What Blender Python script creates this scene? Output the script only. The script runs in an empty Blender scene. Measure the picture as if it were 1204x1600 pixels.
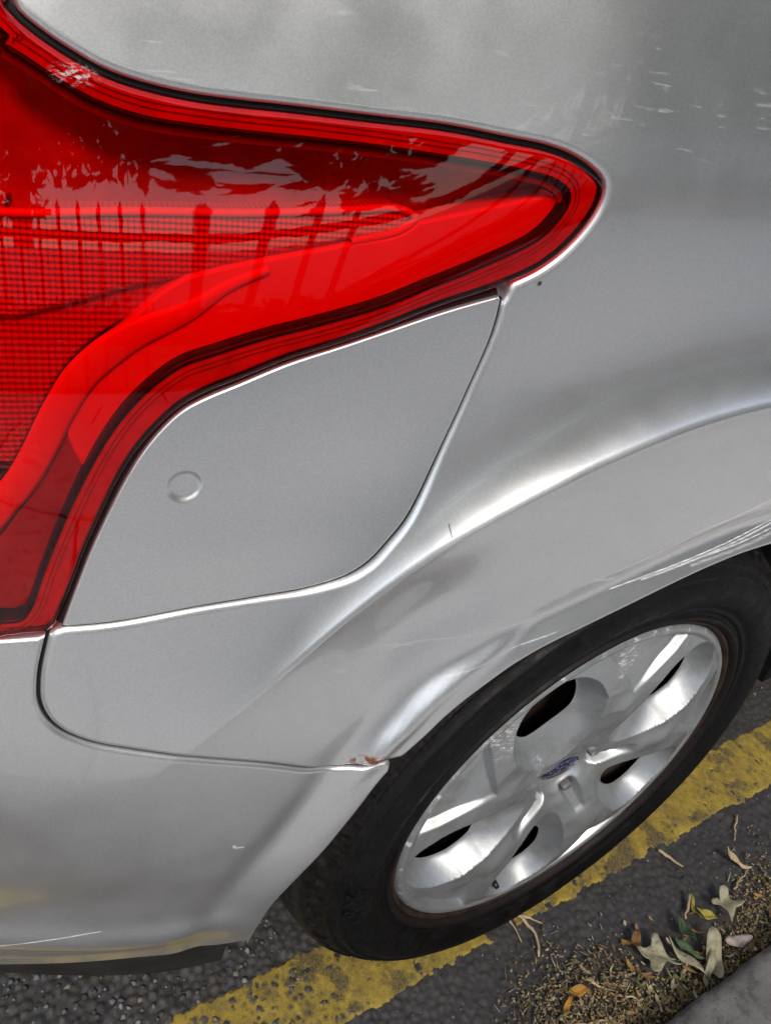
import bpy, math, random
import numpy as np
from mathutils import Vector, Matrix
from mathutils.geometry import delaunay_2d_cdt

scene = bpy.context.scene
COL = scene.collection
rng = np.random.default_rng(7)
random.seed(7)

# ---------------------------------------------------------------- camera
cam_d = bpy.data.cameras.new('camera')
cam = bpy.data.objects.new('camera', cam_d); COL.objects.link(cam)
cam_d.sensor_fit = 'VERTICAL'; cam_d.sensor_height = 36.0
cam_d.lens = 36.0*1250.1/1600.0
cam_d.clip_start = 0.02; cam_d.clip_end = 900
_right = (0.84794, -0.50168, 0.17119); _down = (-0.17466, -0.56933, -0.80334); _fwd = (0.50049, 0.65128, -0.57039)
cam.matrix_world = Matrix((( _right[0], -_down[0], -_fwd[0], -0.53941),
                           ( _right[1], -_down[1], -_fwd[1], -0.29158),
                           ( _right[2], -_down[2], -_fwd[2],  0.98097),
                           (0, 0, 0, 1)))
scene.camera = cam

# ---------------------------------------------------------------- sky, sun, exposure
SUN_EL, SUN_AZ = 52.0, 205.0          # azimuth measured from +Y clockwise
world = bpy.data.worlds.new('World'); scene.world = world; world.use_nodes = True
wn = world.node_tree.nodes; wl = world.node_tree.links
bg = wn['Background']
sky = wn.new('ShaderNodeTexSky'); sky.sky_type = 'NISHITA'; sky.sun_disc = False
sky.sun_elevation = math.radians(SUN_EL); sky.sun_rotation = math.radians(SUN_AZ)
sky.air_density = 1.0; sky.dust_density = 1.2; sky.ozone_density = 1.0
hs = wn.new('ShaderNodeHueSaturation'); hs.inputs['Saturation'].default_value = 0.58
wl.new(sky.outputs[0], hs.inputs['Color']); wl.new(hs.outputs[0], bg.inputs['Color'])
bg.inputs['Strength'].default_value = 0.12
sun_d = bpy.data.lights.new('sun', 'SUN'); sun_d.energy = 1.5; sun_d.angle = math.radians(14); sun_d.color = (1.0, 0.95, 0.88)
sun = bpy.data.objects.new('sun', sun_d); COL.objects.link(sun)
_az = math.radians(SUN_AZ); _el = math.radians(SUN_EL)
sun.rotation_euler = Vector((math.sin(_az)*math.cos(_el), math.cos(_az)*math.cos(_el), math.sin(_el))).to_track_quat('Z', 'Y').to_euler()
sun.location = (0, 0, 6)
scene.view_settings.view_transform = 'Standard'; scene.view_settings.look = 'None'
scene.view_settings.gamma = 1.0; scene.view_settings.exposure = 0.92
scene.render.engine = 'CYCLES'
scene.cycles.max_bounces = 6; scene.cycles.diffuse_bounces = 3; scene.cycles.transparent_max_bounces = 10
scene.cycles.use_adaptive_sampling = True; scene.cycles.adaptive_threshold = 0.02

# ---------------------------------------------------------------- traced lines of the car's flank, in metres
# (distance behind the rear axle along the flank, height above the road)
CREASE = np.array([[-0.44, 0.5], [-0.3925, 0.5725], [-0.3275, 0.645], [-0.2475, 0.7045], [-0.16, 0.7428], [-0.0711, 0.7616], [0.01, 0.7657], [0.0768, 0.7594], [0.1316, 0.747], [0.1799, 0.7311], [0.2237, 0.7116], [0.2612, 0.6894], [0.289, 0.6677], [0.3098, 0.6492], [0.3299, 0.6308], [0.3534, 0.6078], [0.3854, 0.5754], [0.4348, 0.5254], [0.5075, 0.455], [0.6, 0.37], [0.7, 0.28]])
ARCH = np.array([[0.3561, 0.2421], [0.3526, 0.2855], [0.3444, 0.3223], [0.3286, 0.3562], [0.3075, 0.3942], [0.2872, 0.4377], [0.2712, 0.4735], [0.257, 0.4926], [0.2431, 0.508], [0.2295, 0.526], [0.2142, 0.5417], [0.1971, 0.5556], [0.1795, 0.5679], [0.1565, 0.5784], [0.1255, 0.5874], [0.0934, 0.5959], [0.062, 0.6039], [0.029, 0.6116], [-0.0063, 0.6182], [-0.0453, 0.6224], [-0.0951, 0.622], [-0.1596, 0.614], [-0.2275, 0.5928], [-0.2875, 0.551], [-0.3338, 0.4895], [-0.361, 0.42], [-0.3718, 0.35], [-0.3735, 0.28], [-0.372, 0.21]])
LENS = np.array([(0.4938, 0.9399), (0.4896, 0.9359), (0.4809, 0.9306), (0.4707, 0.9257), (0.4578, 0.9208), (0.4429, 0.9179), (0.4234, 0.916), (0.403, 0.9157), (0.3817, 0.916), (0.3518, 0.9161), (0.3356, 0.9162), (0.3037, 0.9165), (0.2705, 0.915), (0.2532, 0.9142), (0.2383, 0.9117), (0.2257, 0.9073), (0.2157, 0.9014), (0.2139, 0.8968), (0.2167, 0.8836), (0.2266, 0.8678), (0.2388, 0.8569), (0.2577, 0.8475), (0.2647, 0.8445), (0.2971, 0.8337), (0.3233, 0.8237), (0.3448, 0.8168), (0.375, 0.8083), (0.3989, 0.7991), (0.4161, 0.7925), (0.4282, 0.7854), (0.4372, 0.7766), (0.4463, 0.7654), (0.4555, 0.7495), (0.4635, 0.7309), (0.4736, 0.7054), (0.4827, 0.6781), (0.4893, 0.6606), (0.4938, 0.6509), (0.5066, 0.6502), (0.5193, 0.6492)])
SEAL = np.array([(0.4958, 0.9267), (0.4849, 0.9215), (0.4736, 0.9158), (0.4618, 0.9112), (0.4432, 0.9073), (0.4234, 0.9061), (0.3957, 0.9057), (0.3663, 0.9059), (0.3344, 0.9057), (0.3101, 0.9051), (0.2851, 0.9044), (0.2591, 0.9029), (0.2424, 0.9007), (0.2336, 0.8963), (0.2318, 0.8909), (0.236, 0.881), (0.2443, 0.8715), (0.2741, 0.8557), (0.2998, 0.845), (0.3254, 0.8349), (0.3598, 0.8253), (0.3856, 0.819), (0.4104, 0.8115), (0.4285, 0.8051), (0.4476, 0.7897), (0.4609, 0.7717), (0.4734, 0.7471), (0.4851, 0.7189), (0.4961, 0.6885), (0.504, 0.6647), (0.5092, 0.6575), (0.5186, 0.657)])
FLAP = np.array([(0.2575, 0.8406), (0.2877, 0.8322), (0.3228, 0.8212), (0.3445, 0.8147), (0.3748, 0.8059), (0.3988, 0.7964), (0.416, 0.7895), (0.4266, 0.7836), (0.4348, 0.7758), (0.4445, 0.7628), (0.4534, 0.7466), (0.4614, 0.7287), (0.4715, 0.7034), (0.4805, 0.6769), (0.4882, 0.6525), (0.4622, 0.6516), (0.4178, 0.6541), (0.3795, 0.655), (0.3495, 0.6569), (0.3236, 0.6642), (0.3101, 0.6735), (0.3001, 0.6854), (0.2891, 0.7007), (0.2808, 0.7193), (0.2722, 0.7462), (0.2638, 0.7769), (0.2568, 0.8128), (0.256, 0.8273), (0.2567, 0.8385)])
SEAM = np.array([(0.2749, 0.4928), (0.295, 0.4884), (0.3139, 0.4876), (0.3665, 0.5125), (0.412, 0.5314), (0.453, 0.5479), (0.476, 0.5585), (0.4921, 0.5711), (0.4995, 0.5829), (0.5028, 0.5968), (0.5022, 0.6112), (0.5008, 0.6219), (0.498, 0.635), (0.4949, 0.6483)])
CHAMB = np.array([(0.5002, 0.8661), (0.4504, 0.8696), (0.3944, 0.8719), (0.3448, 0.8762), (0.3185, 0.8785), (0.3096, 0.8751), (0.3172, 0.8687), (0.3434, 0.862), (0.3935, 0.85), (0.4229, 0.8423), (0.4511, 0.8364), (0.47, 0.8306), (0.4883, 0.8256), (0.5036, 0.821)])
GUIDE = np.array([(0.4228, 0.8281), (0.4515, 0.8152), (0.4712, 0.7991), (0.483, 0.7805), (0.4925, 0.7602), (0.5022, 0.7424), (0.5117, 0.7296)])

# ---------------------------------------------------------------- body surface
# Plan line of the car's flank, followed by distance s rearwards from the rear axle
# (s < 0 runs forward along the doors, s ~ 1.62 is the middle of the tailgate).
CZ = 0.305
_s = np.arange(-2.2, 3.25, 0.002)
_k = np.array([(-2.2,-2.5),(-.6,0),(0,1.0),(.15,3),(.3,7),(.45,13),(.58,21),(.68,33),(.78,50),(.9,70),(1.05,81),(1.62,90)],float)
_kk = np.vstack([_k, np.c_[3.24-_k[::-1,0],180-_k[::-1,1]][1:]])
_phi = np.interp(_s, _kk[:,0], _kk[:,1])
_w = np.hanning(81); _w /= _w.sum()
_phi = np.radians(np.convolve(np.pad(_phi, 40, mode='edge'), _w, mode='valid'))
_x = np.concatenate([[0], np.cumsum(-np.cos(_phi[:-1])*0.002)])
_y = np.concatenate([[0], np.cumsum(np.sin(_phi[:-1])*0.002)])
_i0 = int(np.argmin(abs(_s)))
_x -= _x[_i0]; _y -= _y[_i0]-(-0.018)

def plan(s):
    return np.interp(s,_s,_x), np.interp(s,_s,_y), np.interp(s,_s,_phi)

def sstep(a, b, v):
    t = np.clip((v-a)/(b-a), 0, 1); return t*t*(3-2*t)

def seg_dist(P, L, signed=False):
    """distance of points P (n,2) to polyline L (m,2); sign + on its left."""
    out = np.empty(len(P)); sg = np.empty(len(P))
    a = L[:-1]; ab = L[1:]-a; ll = (ab*ab).sum(1)+1e-12
    for i in range(0, len(P), 4000):
        p = P[i:i+4000, None, :]
        ap = p-a
        t = np.clip((ap*ab).sum(2)/ll, 0, 1)
        d2 = ((ap-ab*t[..., None])**2).sum(2)
        k = d2.argmin(1); r = np.arange(len(k))
        out[i:i+4000] = np.sqrt(d2[r, k])
        if signed:
            cr = ab[k,0]*ap[r,k,1]-ab[k,1]*ap[r,k,0]
            sg[i:i+4000] = np.where(cr >= 0, 1, -1)
    return out*sg if signed else out

def lean(s, z):
    """how far the flank leans in from the plan line: sill tuck, shoulder, tumblehome"""
    v = 0.55*np.clip(0.40-z, 0, 1)**2
    v = v + 0.11*sstep(0.40, 0.62, s)*np.clip(0.52-z, 0, 1)**1.3
    k = .006                                       # shoulder line: flank swells out to it, then turns in
    zs = .893-.105*sstep(.20, .44, s)
    up = k*np.logaddexp(0, (z-zs)/k)
    v = v - .085*(1-sstep(.20, .34, s))*(np.clip(z-.78, 0, 1)**2/(np.clip(z-.78, 0, 1)+.02)-up)
    v = v + (.055+.075*sstep(.20, .34, s))*np.minimum(up, .2) + .38*np.minimum(up, .19)**2
    return v + 0.60*np.clip(z-1.08, 0, 1)

def relief(s, z):
    """pressed shapes on the flank: flare over the wheel, rolled lip, dents"""
    P = np.c_[np.ravel(s), np.ravel(z)]
    s = P[:,0]; z = P[:,1]
    v = np.zeros(len(P))
    if CREASE is not None:
        d = seg_dist(P, CREASE, True)           # + above / behind the crease
        soft = 0.0035+0.030*sstep(0.22, 0.42, s)
        dd = soft*np.logaddexp(0, d/soft)-soft*np.log(2)*np.exp(-np.abs(d)/soft)
        amp = 0.027*sstep(0.50, 0.67, z)*(1-0.75*sstep(0.25, 0.55, s))
        v += amp*(1-np.exp(-dd/0.023))
    if ARCH is not None:
        e = seg_dist(P, ARCH)
        w = 0.024+0.020*sstep(0.18, 0.30, s)
        t = np.clip(1-e/w, 0, 1)
        v -= 0.0080*(t*t*(3-2*t))
        v += 0.0022*np.exp(-((e-w*1.05)/0.012)**2)
        # bulged lip with a bright ridge at the rear of the arch
        v -= 0.0055*np.exp(-((e-0.022)/0.008)**2)*sstep(.16,.2,s)*(1-sstep(.27,.31,s))*sstep(.44,.50,z)
    # soft parking dents behind the wheel
    def dent(cx, cz, rx, rz, a, dep):
        c, sn = np.cos(a), np.sin(a)
        px, pz = s-cx, z-cz
        q = ((c*px+sn*pz)/rx)**2+((-sn*px+c*pz)/rz)**2
        return dep*np.exp(-q)
    v += dent(0.270, 0.580, .035, .060, 0.25, 0.0075)
    v += dent(0.268, 0.618, .070, .046, -0.6, 0.0135)
    # bumper waist and the ledge above its lower edge
    v -= 0.006*np.exp(-((z-0.30-0.06*sstep(.4,.8,s))/0.022)**2)*sstep(.33,.42,s)
    v += 0.004*np.exp(-((z-0.37)/0.03)**2)*sstep(.40,.5,s)
    return v

def surface(s, z, off=0.0, lens=False):
    s = np.asarray(s,float); z = np.asarray(z,float)
    x, y, ph = plan(s)
    d = lean(s, z)+relief(s, z)+off
    return np.c_[x+np.sin(ph)*d, y+np.cos(ph)*d, z]

# ---------------------------------------------------------------- small helpers
def spline(P, step=0.004, closed=False):
    """Catmull-Rom through P, resampled at an even step"""
    P = np.asarray(P, float)
    if closed: Q = np.vstack([P[-1], P, P[0], P[1]])
    else: Q = np.vstack([2*P[0]-P[1], P, 2*P[-1]-P[-2]])
    out = []
    for i in range(1, len(Q)-2):
        p0, p1, p2, p3 = Q[i-1], Q[i], Q[i+1], Q[i+2]
        t0 = 0; t1 = t0+max(np.linalg.norm(p1-p0), 1e-6)**.5; t2 = t1+max(np.linalg.norm(p2-p1), 1e-6)**.5; t3 = t2+max(np.linalg.norm(p3-p2), 1e-6)**.5
        n = max(3, int(np.linalg.norm(p2-p1)/step*2))
        t = np.linspace(t1, t2, n, endpoint=False)[:, None]
        A1 = (t1-t)/(t1-t0)*p0+(t-t0)/(t1-t0)*p1; A2 = (t2-t)/(t2-t1)*p1+(t-t1)/(t2-t1)*p2; A3 = (t3-t)/(t3-t2)*p2+(t-t2)/(t3-t2)*p3
        B1 = (t2-t)/(t2-t0)*A1+(t-t0)/(t2-t0)*A2; B2 = (t3-t)/(t3-t1)*A2+(t-t1)/(t3-t1)*A3
        out.append((t2-t)/(t2-t1)*B1+(t-t1)/(t2-t1)*B2)
    out.append(P[:1] if closed else P[-1:])
    return even(np.vstack(out), step)

def even(P, step):
    d = np.concatenate([[0], np.cumsum(np.linalg.norm(np.diff(P, axis=0), axis=1))])
    n = max(2, int(round(d[-1]/step))+1)
    t = np.linspace(0, d[-1], n)
    return np.stack([np.interp(t, d, P[:, k]) for k in range(P.shape[1])], 1)

def area(P): return 0.5*np.sum(P[:,0]*np.roll(P[:,1],-1)-np.roll(P[:,0],-1)*P[:,1])

def close_loop(*parts):
    """joins pieces into one closed loop (last point not repeated), counter-clockwise"""
    P = np.vstack(parts); keep = np.ones(len(P), bool)
    keep[1:] = np.linalg.norm(np.diff(P, axis=0), axis=1) > 2e-4
    P = P[keep]
    if np.linalg.norm(P[0]-P[-1]) < 2e-4: P = P[:-1]
    return P if area(P) > 0 else P[::-1]

def loop_normals(P):
    """outward normals of a counter-clockwise loop"""
    d = np.roll(P, -1, 0)-P; d /= np.linalg.norm(d, axis=1)[:, None]+1e-12
    n = np.c_[d[:,1], -d[:,0]]; n = n+np.roll(n, 1, 0)
    return n/(np.linalg.norm(n, axis=1)[:, None]+1e-12)

def line_offset(L, o):
    """moves an open line to its left by o"""
    d = np.gradient(L, axis=0); d /= np.linalg.norm(d, axis=1)[:, None]+1e-12
    return L+o*np.c_[-d[:,1], d[:,0]]

def inside(P, L):
    r = np.zeros(len(P), bool); x, y = P[:,0], P[:,1]
    a = L; b = np.roll(L, -1, 0)
    for (x0, y0), (x1, y1) in zip(a, b):
        if y0 == y1: continue
        m = (y0 > y) != (y1 > y)
        r ^= m & (x < (x1-x0)*(y-y0)/(y1-y0)+x0)
    return r

def nearest(P, L):
    L = np.vstack([L, L[:1]]); a = L[:-1]; ab = L[1:]-a; ll = (ab*ab).sum(1)+1e-14
    out = np.empty_like(P)
    for i in range(0, len(P), 3000):
        ap = P[i:i+3000, None, :]-a
        t = np.clip((ap*ab).sum(2)/ll, 0, 1)
        q = a+ab*t[..., None]
        k = ((P[i:i+3000, None, :]-q)**2).sum(2).argmin(1)
        out[i:i+3000] = q[np.arange(len(k)), k]
    return out

def near_dist(P, L):
    """distance to the nearest loop point, good enough to sort points by"""
    out = np.empty(len(P))
    for i in range(0, len(P), 3000):
        p = P[i:i+3000]; d = (p*p).sum(1)[:, None]-2*p@L.T+(L*L).sum(1)[None]
        out[i:i+3000] = np.sqrt(np.clip(d.min(1), 0, None))
    return out

def link(name, me, mat=None, parent=None):
    o = bpy.data.objects.new(name, me); COL.objects.link(o)
    if mat is not None: me.materials.append(mat)
    if parent is not None: o.parent = parent
    return o

def mesh(name, V, F, mat=None, parent=None, smooth=True, normals=None, uv=None, kind=None):
    me = bpy.data.meshes.new(name)
    V = np.asarray(V, np.float32)
    if isinstance(F, np.ndarray):
        n, k = F.shape
        me.vertices.add(len(V)); me.vertices.foreach_set('co', V.ravel())
        me.loops.add(n*k); me.loops.foreach_set('vertex_index', F.astype(np.int32).ravel())
        me.polygons.add(n); me.polygons.foreach_set('loop_start', np.arange(0, n*k, k, dtype=np.int32))
        me.update(calc_edges=True)
    else:
        me.from_pydata(V.tolist(), [], F); me.update()
    if smooth: me.polygons.foreach_set('use_smooth', np.ones(len(me.polygons), bool))
    if uv is not None:
        lay = me.uv_layers.new(name='flank')
        vi = np.empty(len(me.loops), np.int32); me.loops.foreach_get('vertex_index', vi)
        lay.data.foreach_set('uv', np.asarray(uv, np.float32)[vi].ravel())
    if normals is not None:
        me.normals_split_custom_set_from_vertices(np.asarray(normals, float).tolist())
    o = link(name, me, mat, parent)
    if kind: o['kind'] = kind
    return o

def tag(o, label, cat=None, group=None, kind=None):
    o['label'] = label
    if cat: o['category'] = cat
    if group: o['group'] = group
    if kind: o['kind'] = kind
    return o

def empty(name, loc=(0,0,0), parent=None):
    o = bpy.data.objects.new(name, None); COL.objects.link(o); o.location = loc; o.empty_display_size = 0.1
    if parent is not None: o.parent = parent
    return o

# ---------------------------------------------------------------- panels cut out of the flank
def panel(name, loop, mat, parent, off=0.0, r=0.004, grid=0.005, coarse=0.03, fine=(-0.17, 0.62, 0.2, 1.06), depth=0.012, extra=None, holes=(), lines=()):
    loop = close_loop(even(np.vstack([loop, loop[:1]]), min(grid, 0.004)))
    nrm = loop_normals(loop)
    pts = [loop]; seg0 = len(loop)
    for o in (0.12, 0.35, 0.65, 1.0, 1.6):
        q = loop-nrm*o*r
        d = np.linalg.norm(q-nearest(q, loop), axis=1)
        pts.append(q[(d > 0.96*o*r) & inside(q, loop)][::1 if grid < .008 else 2])
    for g, want in ((grid, True), (coarse, False)):
        lo = loop.min(0); hi = loop.max(0)
        gx = np.arange(lo[0], hi[0], g); gy = np.arange(lo[1], hi[1], g*0.866)
        X, Y = np.meshgrid(gx, gy); X = X+((np.arange(len(gy)) % 2)*g*0.5)[:, None]
        G = np.c_[X.ravel(), Y.ravel()]
        f = (G[:,0] > fine[0]) & (G[:,0] < fine[1]) & (G[:,1] > fine[2]) & (G[:,1] < fine[3])
        G = G[f == want]
        if not len(G): continue
        G = G[inside(G, loop)]
        if not len(G): continue
        G = G[near_dist(G, loop) > 1.6*r+0.45*g]
        pts.append(G)
    for q, gap in lines:                                  # extra points along pressed creases keep them crisp
        q = q[inside(q, loop)]; q = q[near_dist(q, loop) > 1.7*r+.002] if len(q) else q
        pts[-1] = pts[-1][near_dist(pts[-1], q) > gap] if len(q) else pts[-1]
        pts[-2] = pts[-2][near_dist(pts[-2], q) > gap] if len(q) and len(pts[-2]) > len(loop) else pts[-2]
        pts.append(q)
        pts[-1], pts[-2] = pts[-2], pts[-1]
    P = np.vstack(pts)
    edges = [(i, (i+1) % seg0) for i in range(seg0)]
    for h in holes:
        h = close_loop(h); b = len(P); P = np.vstack([P, h]); edges += [(b+i, b+(i+1) % len(h)) for i in range(len(h))]
    res = delaunay_2d_cdt([Vector((float(a), float(b))) for a, b in P], edges, [], 0, 1e-7)
    P = np.array([(v.x, v.y) for v in res[0]])
    T = np.array([t for t in res[2] if len(t) == 3], int)
    c = P[T].mean(1); keep = inside(c, loop)
    for h in holes: keep &= ~inside(c, h)
    T = T[keep]
    a2 = np.cross(P[T[:,1]]-P[T[:,0]], P[T[:,2]]-P[T[:,0]])
    T = T[np.abs(a2) > 1e-12]; a2 = a2[np.abs(a2) > 1e-12]
    T[a2 > 0] = T[a2 > 0][:, ::-1]                       # outside face looks away from the car
    used = np.unique(T); m = -np.ones(len(P), int); m[used] = np.arange(len(used)); P = P[used]; T = m[T]
    near = P+1.0; cl = near_dist(P, loop) < r*1.5+.002; near[cl] = nearest(P[cl], loop); g = P-near; phi = np.linalg.norm(g, axis=1)
    rad = np.where(phi < r, r-np.sqrt(np.clip(r*r-(r-phi)**2, 0, None)), 0)
    ex = (lambda s, z: off+extra(s, z)) if extra else (lambda s, z: off)
    base = surface(P[:,0], P[:,1], ex(P[:,0], P[:,1])+rad)
    h = 5e-4
    ds = surface(P[:,0]+h, P[:,1], ex(P[:,0]+h, P[:,1]))-surface(P[:,0]-h, P[:,1], ex(P[:,0]-h, P[:,1]))
    dz = surface(P[:,0], P[:,1]+h, ex(P[:,0], P[:,1]+h))-surface(P[:,0], P[:,1]-h, ex(P[:,0], P[:,1]-h))
    n = np.cross(dz, ds); n /= np.linalg.norm(n, axis=1)[:, None]
    ds /= 2*h; dz /= 2*h
    # outward direction in the surface, for the rolled edge
    k, = np.where(phi < r)
    dirs = -g/(phi[:, None]+1e-12)
    z0 = phi < 1e-5
    if z0.any():
        idx = ((P[z0][:, None]-loop)**2).sum(2).argmin(1); dirs[z0] = nrm[idx]
    e = dirs[:, :1]*ds+dirs[:, 1:]*dz; e /= np.linalg.norm(e, axis=1)[:, None]+1e-12
    sa = np.clip((r-phi[k])/r, 0, 0.995)[:, None]
    n[k] = n[k]*np.sqrt(1-sa*sa)+e[k]*sa
    # return flange round the outline
    rim = surface(loop[:,0], loop[:,1], ex(loop[:,0], loop[:,1])+r); rim2 = surface(loop[:,0], loop[:,1], ex(loop[:,0], loop[:,1])+r+depth)
    hh = 5e-4
    e0 = surface(loop[:,0]+nrm[:,0]*hh, loop[:,1]+nrm[:,1]*hh)-surface(loop[:,0], loop[:,1]); e0 /= np.linalg.norm(e0, axis=1)[:, None]
    b = len(base); m_ = len(loop); i = np.arange(m_); j = (i+1) % m_
    Q = np.c_[b+i, b+j, b+m_+j]; Q2 = np.c_[b+i, b+m_+j, b+m_+i]
    V = np.vstack([base, rim, rim2]); N = np.vstack([n, e0, e0])
    return mesh(name, V, np.vstack([T, Q, Q2]), mat, parent, normals=N, uv=np.vstack([P, loop, loop]))

def strip(name, path, width, off, height, mat, parent, closed=False, taper=None):
    """ribbon of rounded section lying along a line on the flank"""
    path = np.asarray(path)
    d = (np.roll(path, -1, 0)-np.roll(path, 1, 0)) if closed else np.gradient(path, axis=0)
    d /= np.linalg.norm(d, axis=1)[:, None]+1e-12
    n = np.c_[-d[:,1], d[:,0]]
    prof = [(-1, 1), (-1, .35), (-.7, .05), (0, 0), (.7, .05), (1, .35), (1, 1)]
    V = []; w = np.full(len(path), width/2) if taper is None else width/2*taper
    for a, dep in prof:
        q = path+n*(a*w)[:, None]; V.append(surface(q[:,0], q[:,1], off+dep*height))
    V = np.stack(V, 1); k = len(prof); m = len(path)
    F = []
    for i in range(m if closed else m-1):
        j = (i+1) % m
        for c in range(k-1): F.append((i*k+c, i*k+c+1, j*k+c+1, j*k+c))
    return mesh(name, V.reshape(-1, 3), np.array(F), mat, parent)

def tube(points, radii, n=8):
    """tapered tube; returns vertices and faces"""
    P = np.asarray(points, float); V = []; F = []
    for i in range(len(P)):
        t = P[min(i+1, len(P)-1)]-P[max(i-1, 0)]; t /= np.linalg.norm(t)+1e-9
        a = np.cross(t, (0, 0, 1.0)) if abs(t[2]) < .9 else np.cross(t, (1.0, 0, 0)); a /= np.linalg.norm(a); b = np.cross(t, a)
        for k in range(n):
            w = 2*math.pi*k/n; V.append(P[i]+radii[i]*(math.cos(w)*a+math.sin(w)*b))
    for i in range(len(P)-1):
        for k in range(n): F.append((i*n+k, i*n+(k+1) % n, (i+1)*n+(k+1) % n, (i+1)*n+k))
    F.append(tuple(range(n))[::-1]); F.append(tuple((len(P)-1)*n+k for k in range(n)))
    return V, F

def box(x0, x1, y0, y1, z0, z1):
    V = [(x, y, z) for x in (x0, x1) for y in (y0, y1) for z in (z0, z1)]
    return V, [(0,1,3,2),(4,6,7,5),(0,4,5,1),(2,3,7,6),(0,2,6,4),(1,5,7,3)]

# ---------------------------------------------------------------- materials
def mat(name, base=(.5,.5,.5), rough=.5, metal=0.0, coat=0.0, coat_r=.03, spec=.5):
    m = bpy.data.materials.new(name); m.use_nodes = True
    b = m.node_tree.nodes['Principled BSDF']
    b.inputs['Base Color'].default_value = (*base, 1); b.inputs['Roughness'].default_value = rough
    b.inputs['Metallic'].default_value = metal; b.inputs['Coat Weight'].default_value = coat
    b.inputs['Coat Roughness'].default_value = coat_r; b.inputs['Specular IOR Level'].default_value = spec
    return m
class NT:
    """terse node building"""
    def __init__(s, m): s.t = m.node_tree; s.n = s.t.nodes; s.l = s.t.links; s.b = s.n.get('Principled BSDF')
    def new(s, typ, **kw):
        n = s.n.new(typ)
        for k, v in kw.items(): setattr(n, k, v)
        return n
    def put(s, sock, v):
        if hasattr(v, 'is_output'): s.l.new(v, sock)
        elif v is not None: sock.default_value = v
    def math(s, op, a, b=None, c=None, clamp=False):
        n = s.new('ShaderNodeMath', operation=op, use_clamp=clamp)
        for i, v in enumerate((a, b, c)):
            if v is not None: s.put(n.inputs[i], v)
        return n.outputs[0]
    def vec(s, op, a, b=None, scale=None):
        n = s.new('ShaderNodeVectorMath', operation=op); s.put(n.inputs[0], a)
        if b is not None: s.put(n.inputs[1], b)
        if scale is not None: s.put(n.inputs['Scale'], scale)
        return n.outputs['Value'] if op in ('DOT_PRODUCT', 'LENGTH', 'DISTANCE') else n.outputs[0]
    def rng(s, v, a, b, c=0.0, d=1.0, smooth=True):
        n = s.new('ShaderNodeMapRange'); n.interpolation_type = 'SMOOTHSTEP' if smooth else 'LINEAR'
        s.put(n.inputs[0], v); n.inputs[1].default_value = a; n.inputs[2].default_value = b; n.inputs[3].default_value = c; n.inputs[4].default_value = d
        return n.outputs[0]
    def mix(s, f, a, b):
        n = s.new('ShaderNodeMix', data_type='RGBA'); s.put(n.inputs[0], f); s.put(n.inputs[6], a); s.put(n.inputs[7], b); return n.outputs[2]
    def noise(s, vec, scale, detail=3, rough=.55):
        n = s.new('ShaderNodeTexNoise'); s.put(n.inputs['Vector'], vec); n.inputs['Scale'].default_value = scale; n.inputs['Detail'].default_value = detail; n.inputs['Roughness'].default_value = rough; return n.outputs[0]
    def voro(s, vec, scale, feature='F1', out=0):
        n = s.new('ShaderNodeTexVoronoi', feature=feature); s.put(n.inputs['Vector'], vec); n.inputs['Scale'].default_value = scale; return n.outputs[out]
    def bump(s, h, dist, strength=1.0, normal=None):
        n = s.new('ShaderNodeBump'); s.put(n.inputs['Height'], h); n.inputs['Distance'].default_value = dist; n.inputs['Strength'].default_value = strength
        if normal is not None: s.put(n.inputs['Normal'], normal)
        return n.outputs[0]
    def obj(s): return s.new('ShaderNodeTexCoord').outputs['Object']
    def scaled(s, v, sc):
        n = s.new('ShaderNodeMapping'); s.put(n.inputs['Vector'], v); n.inputs['Scale'].default_value = sc; return n.outputs[0]

def col(*c): return (*c, 1.0)

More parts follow.
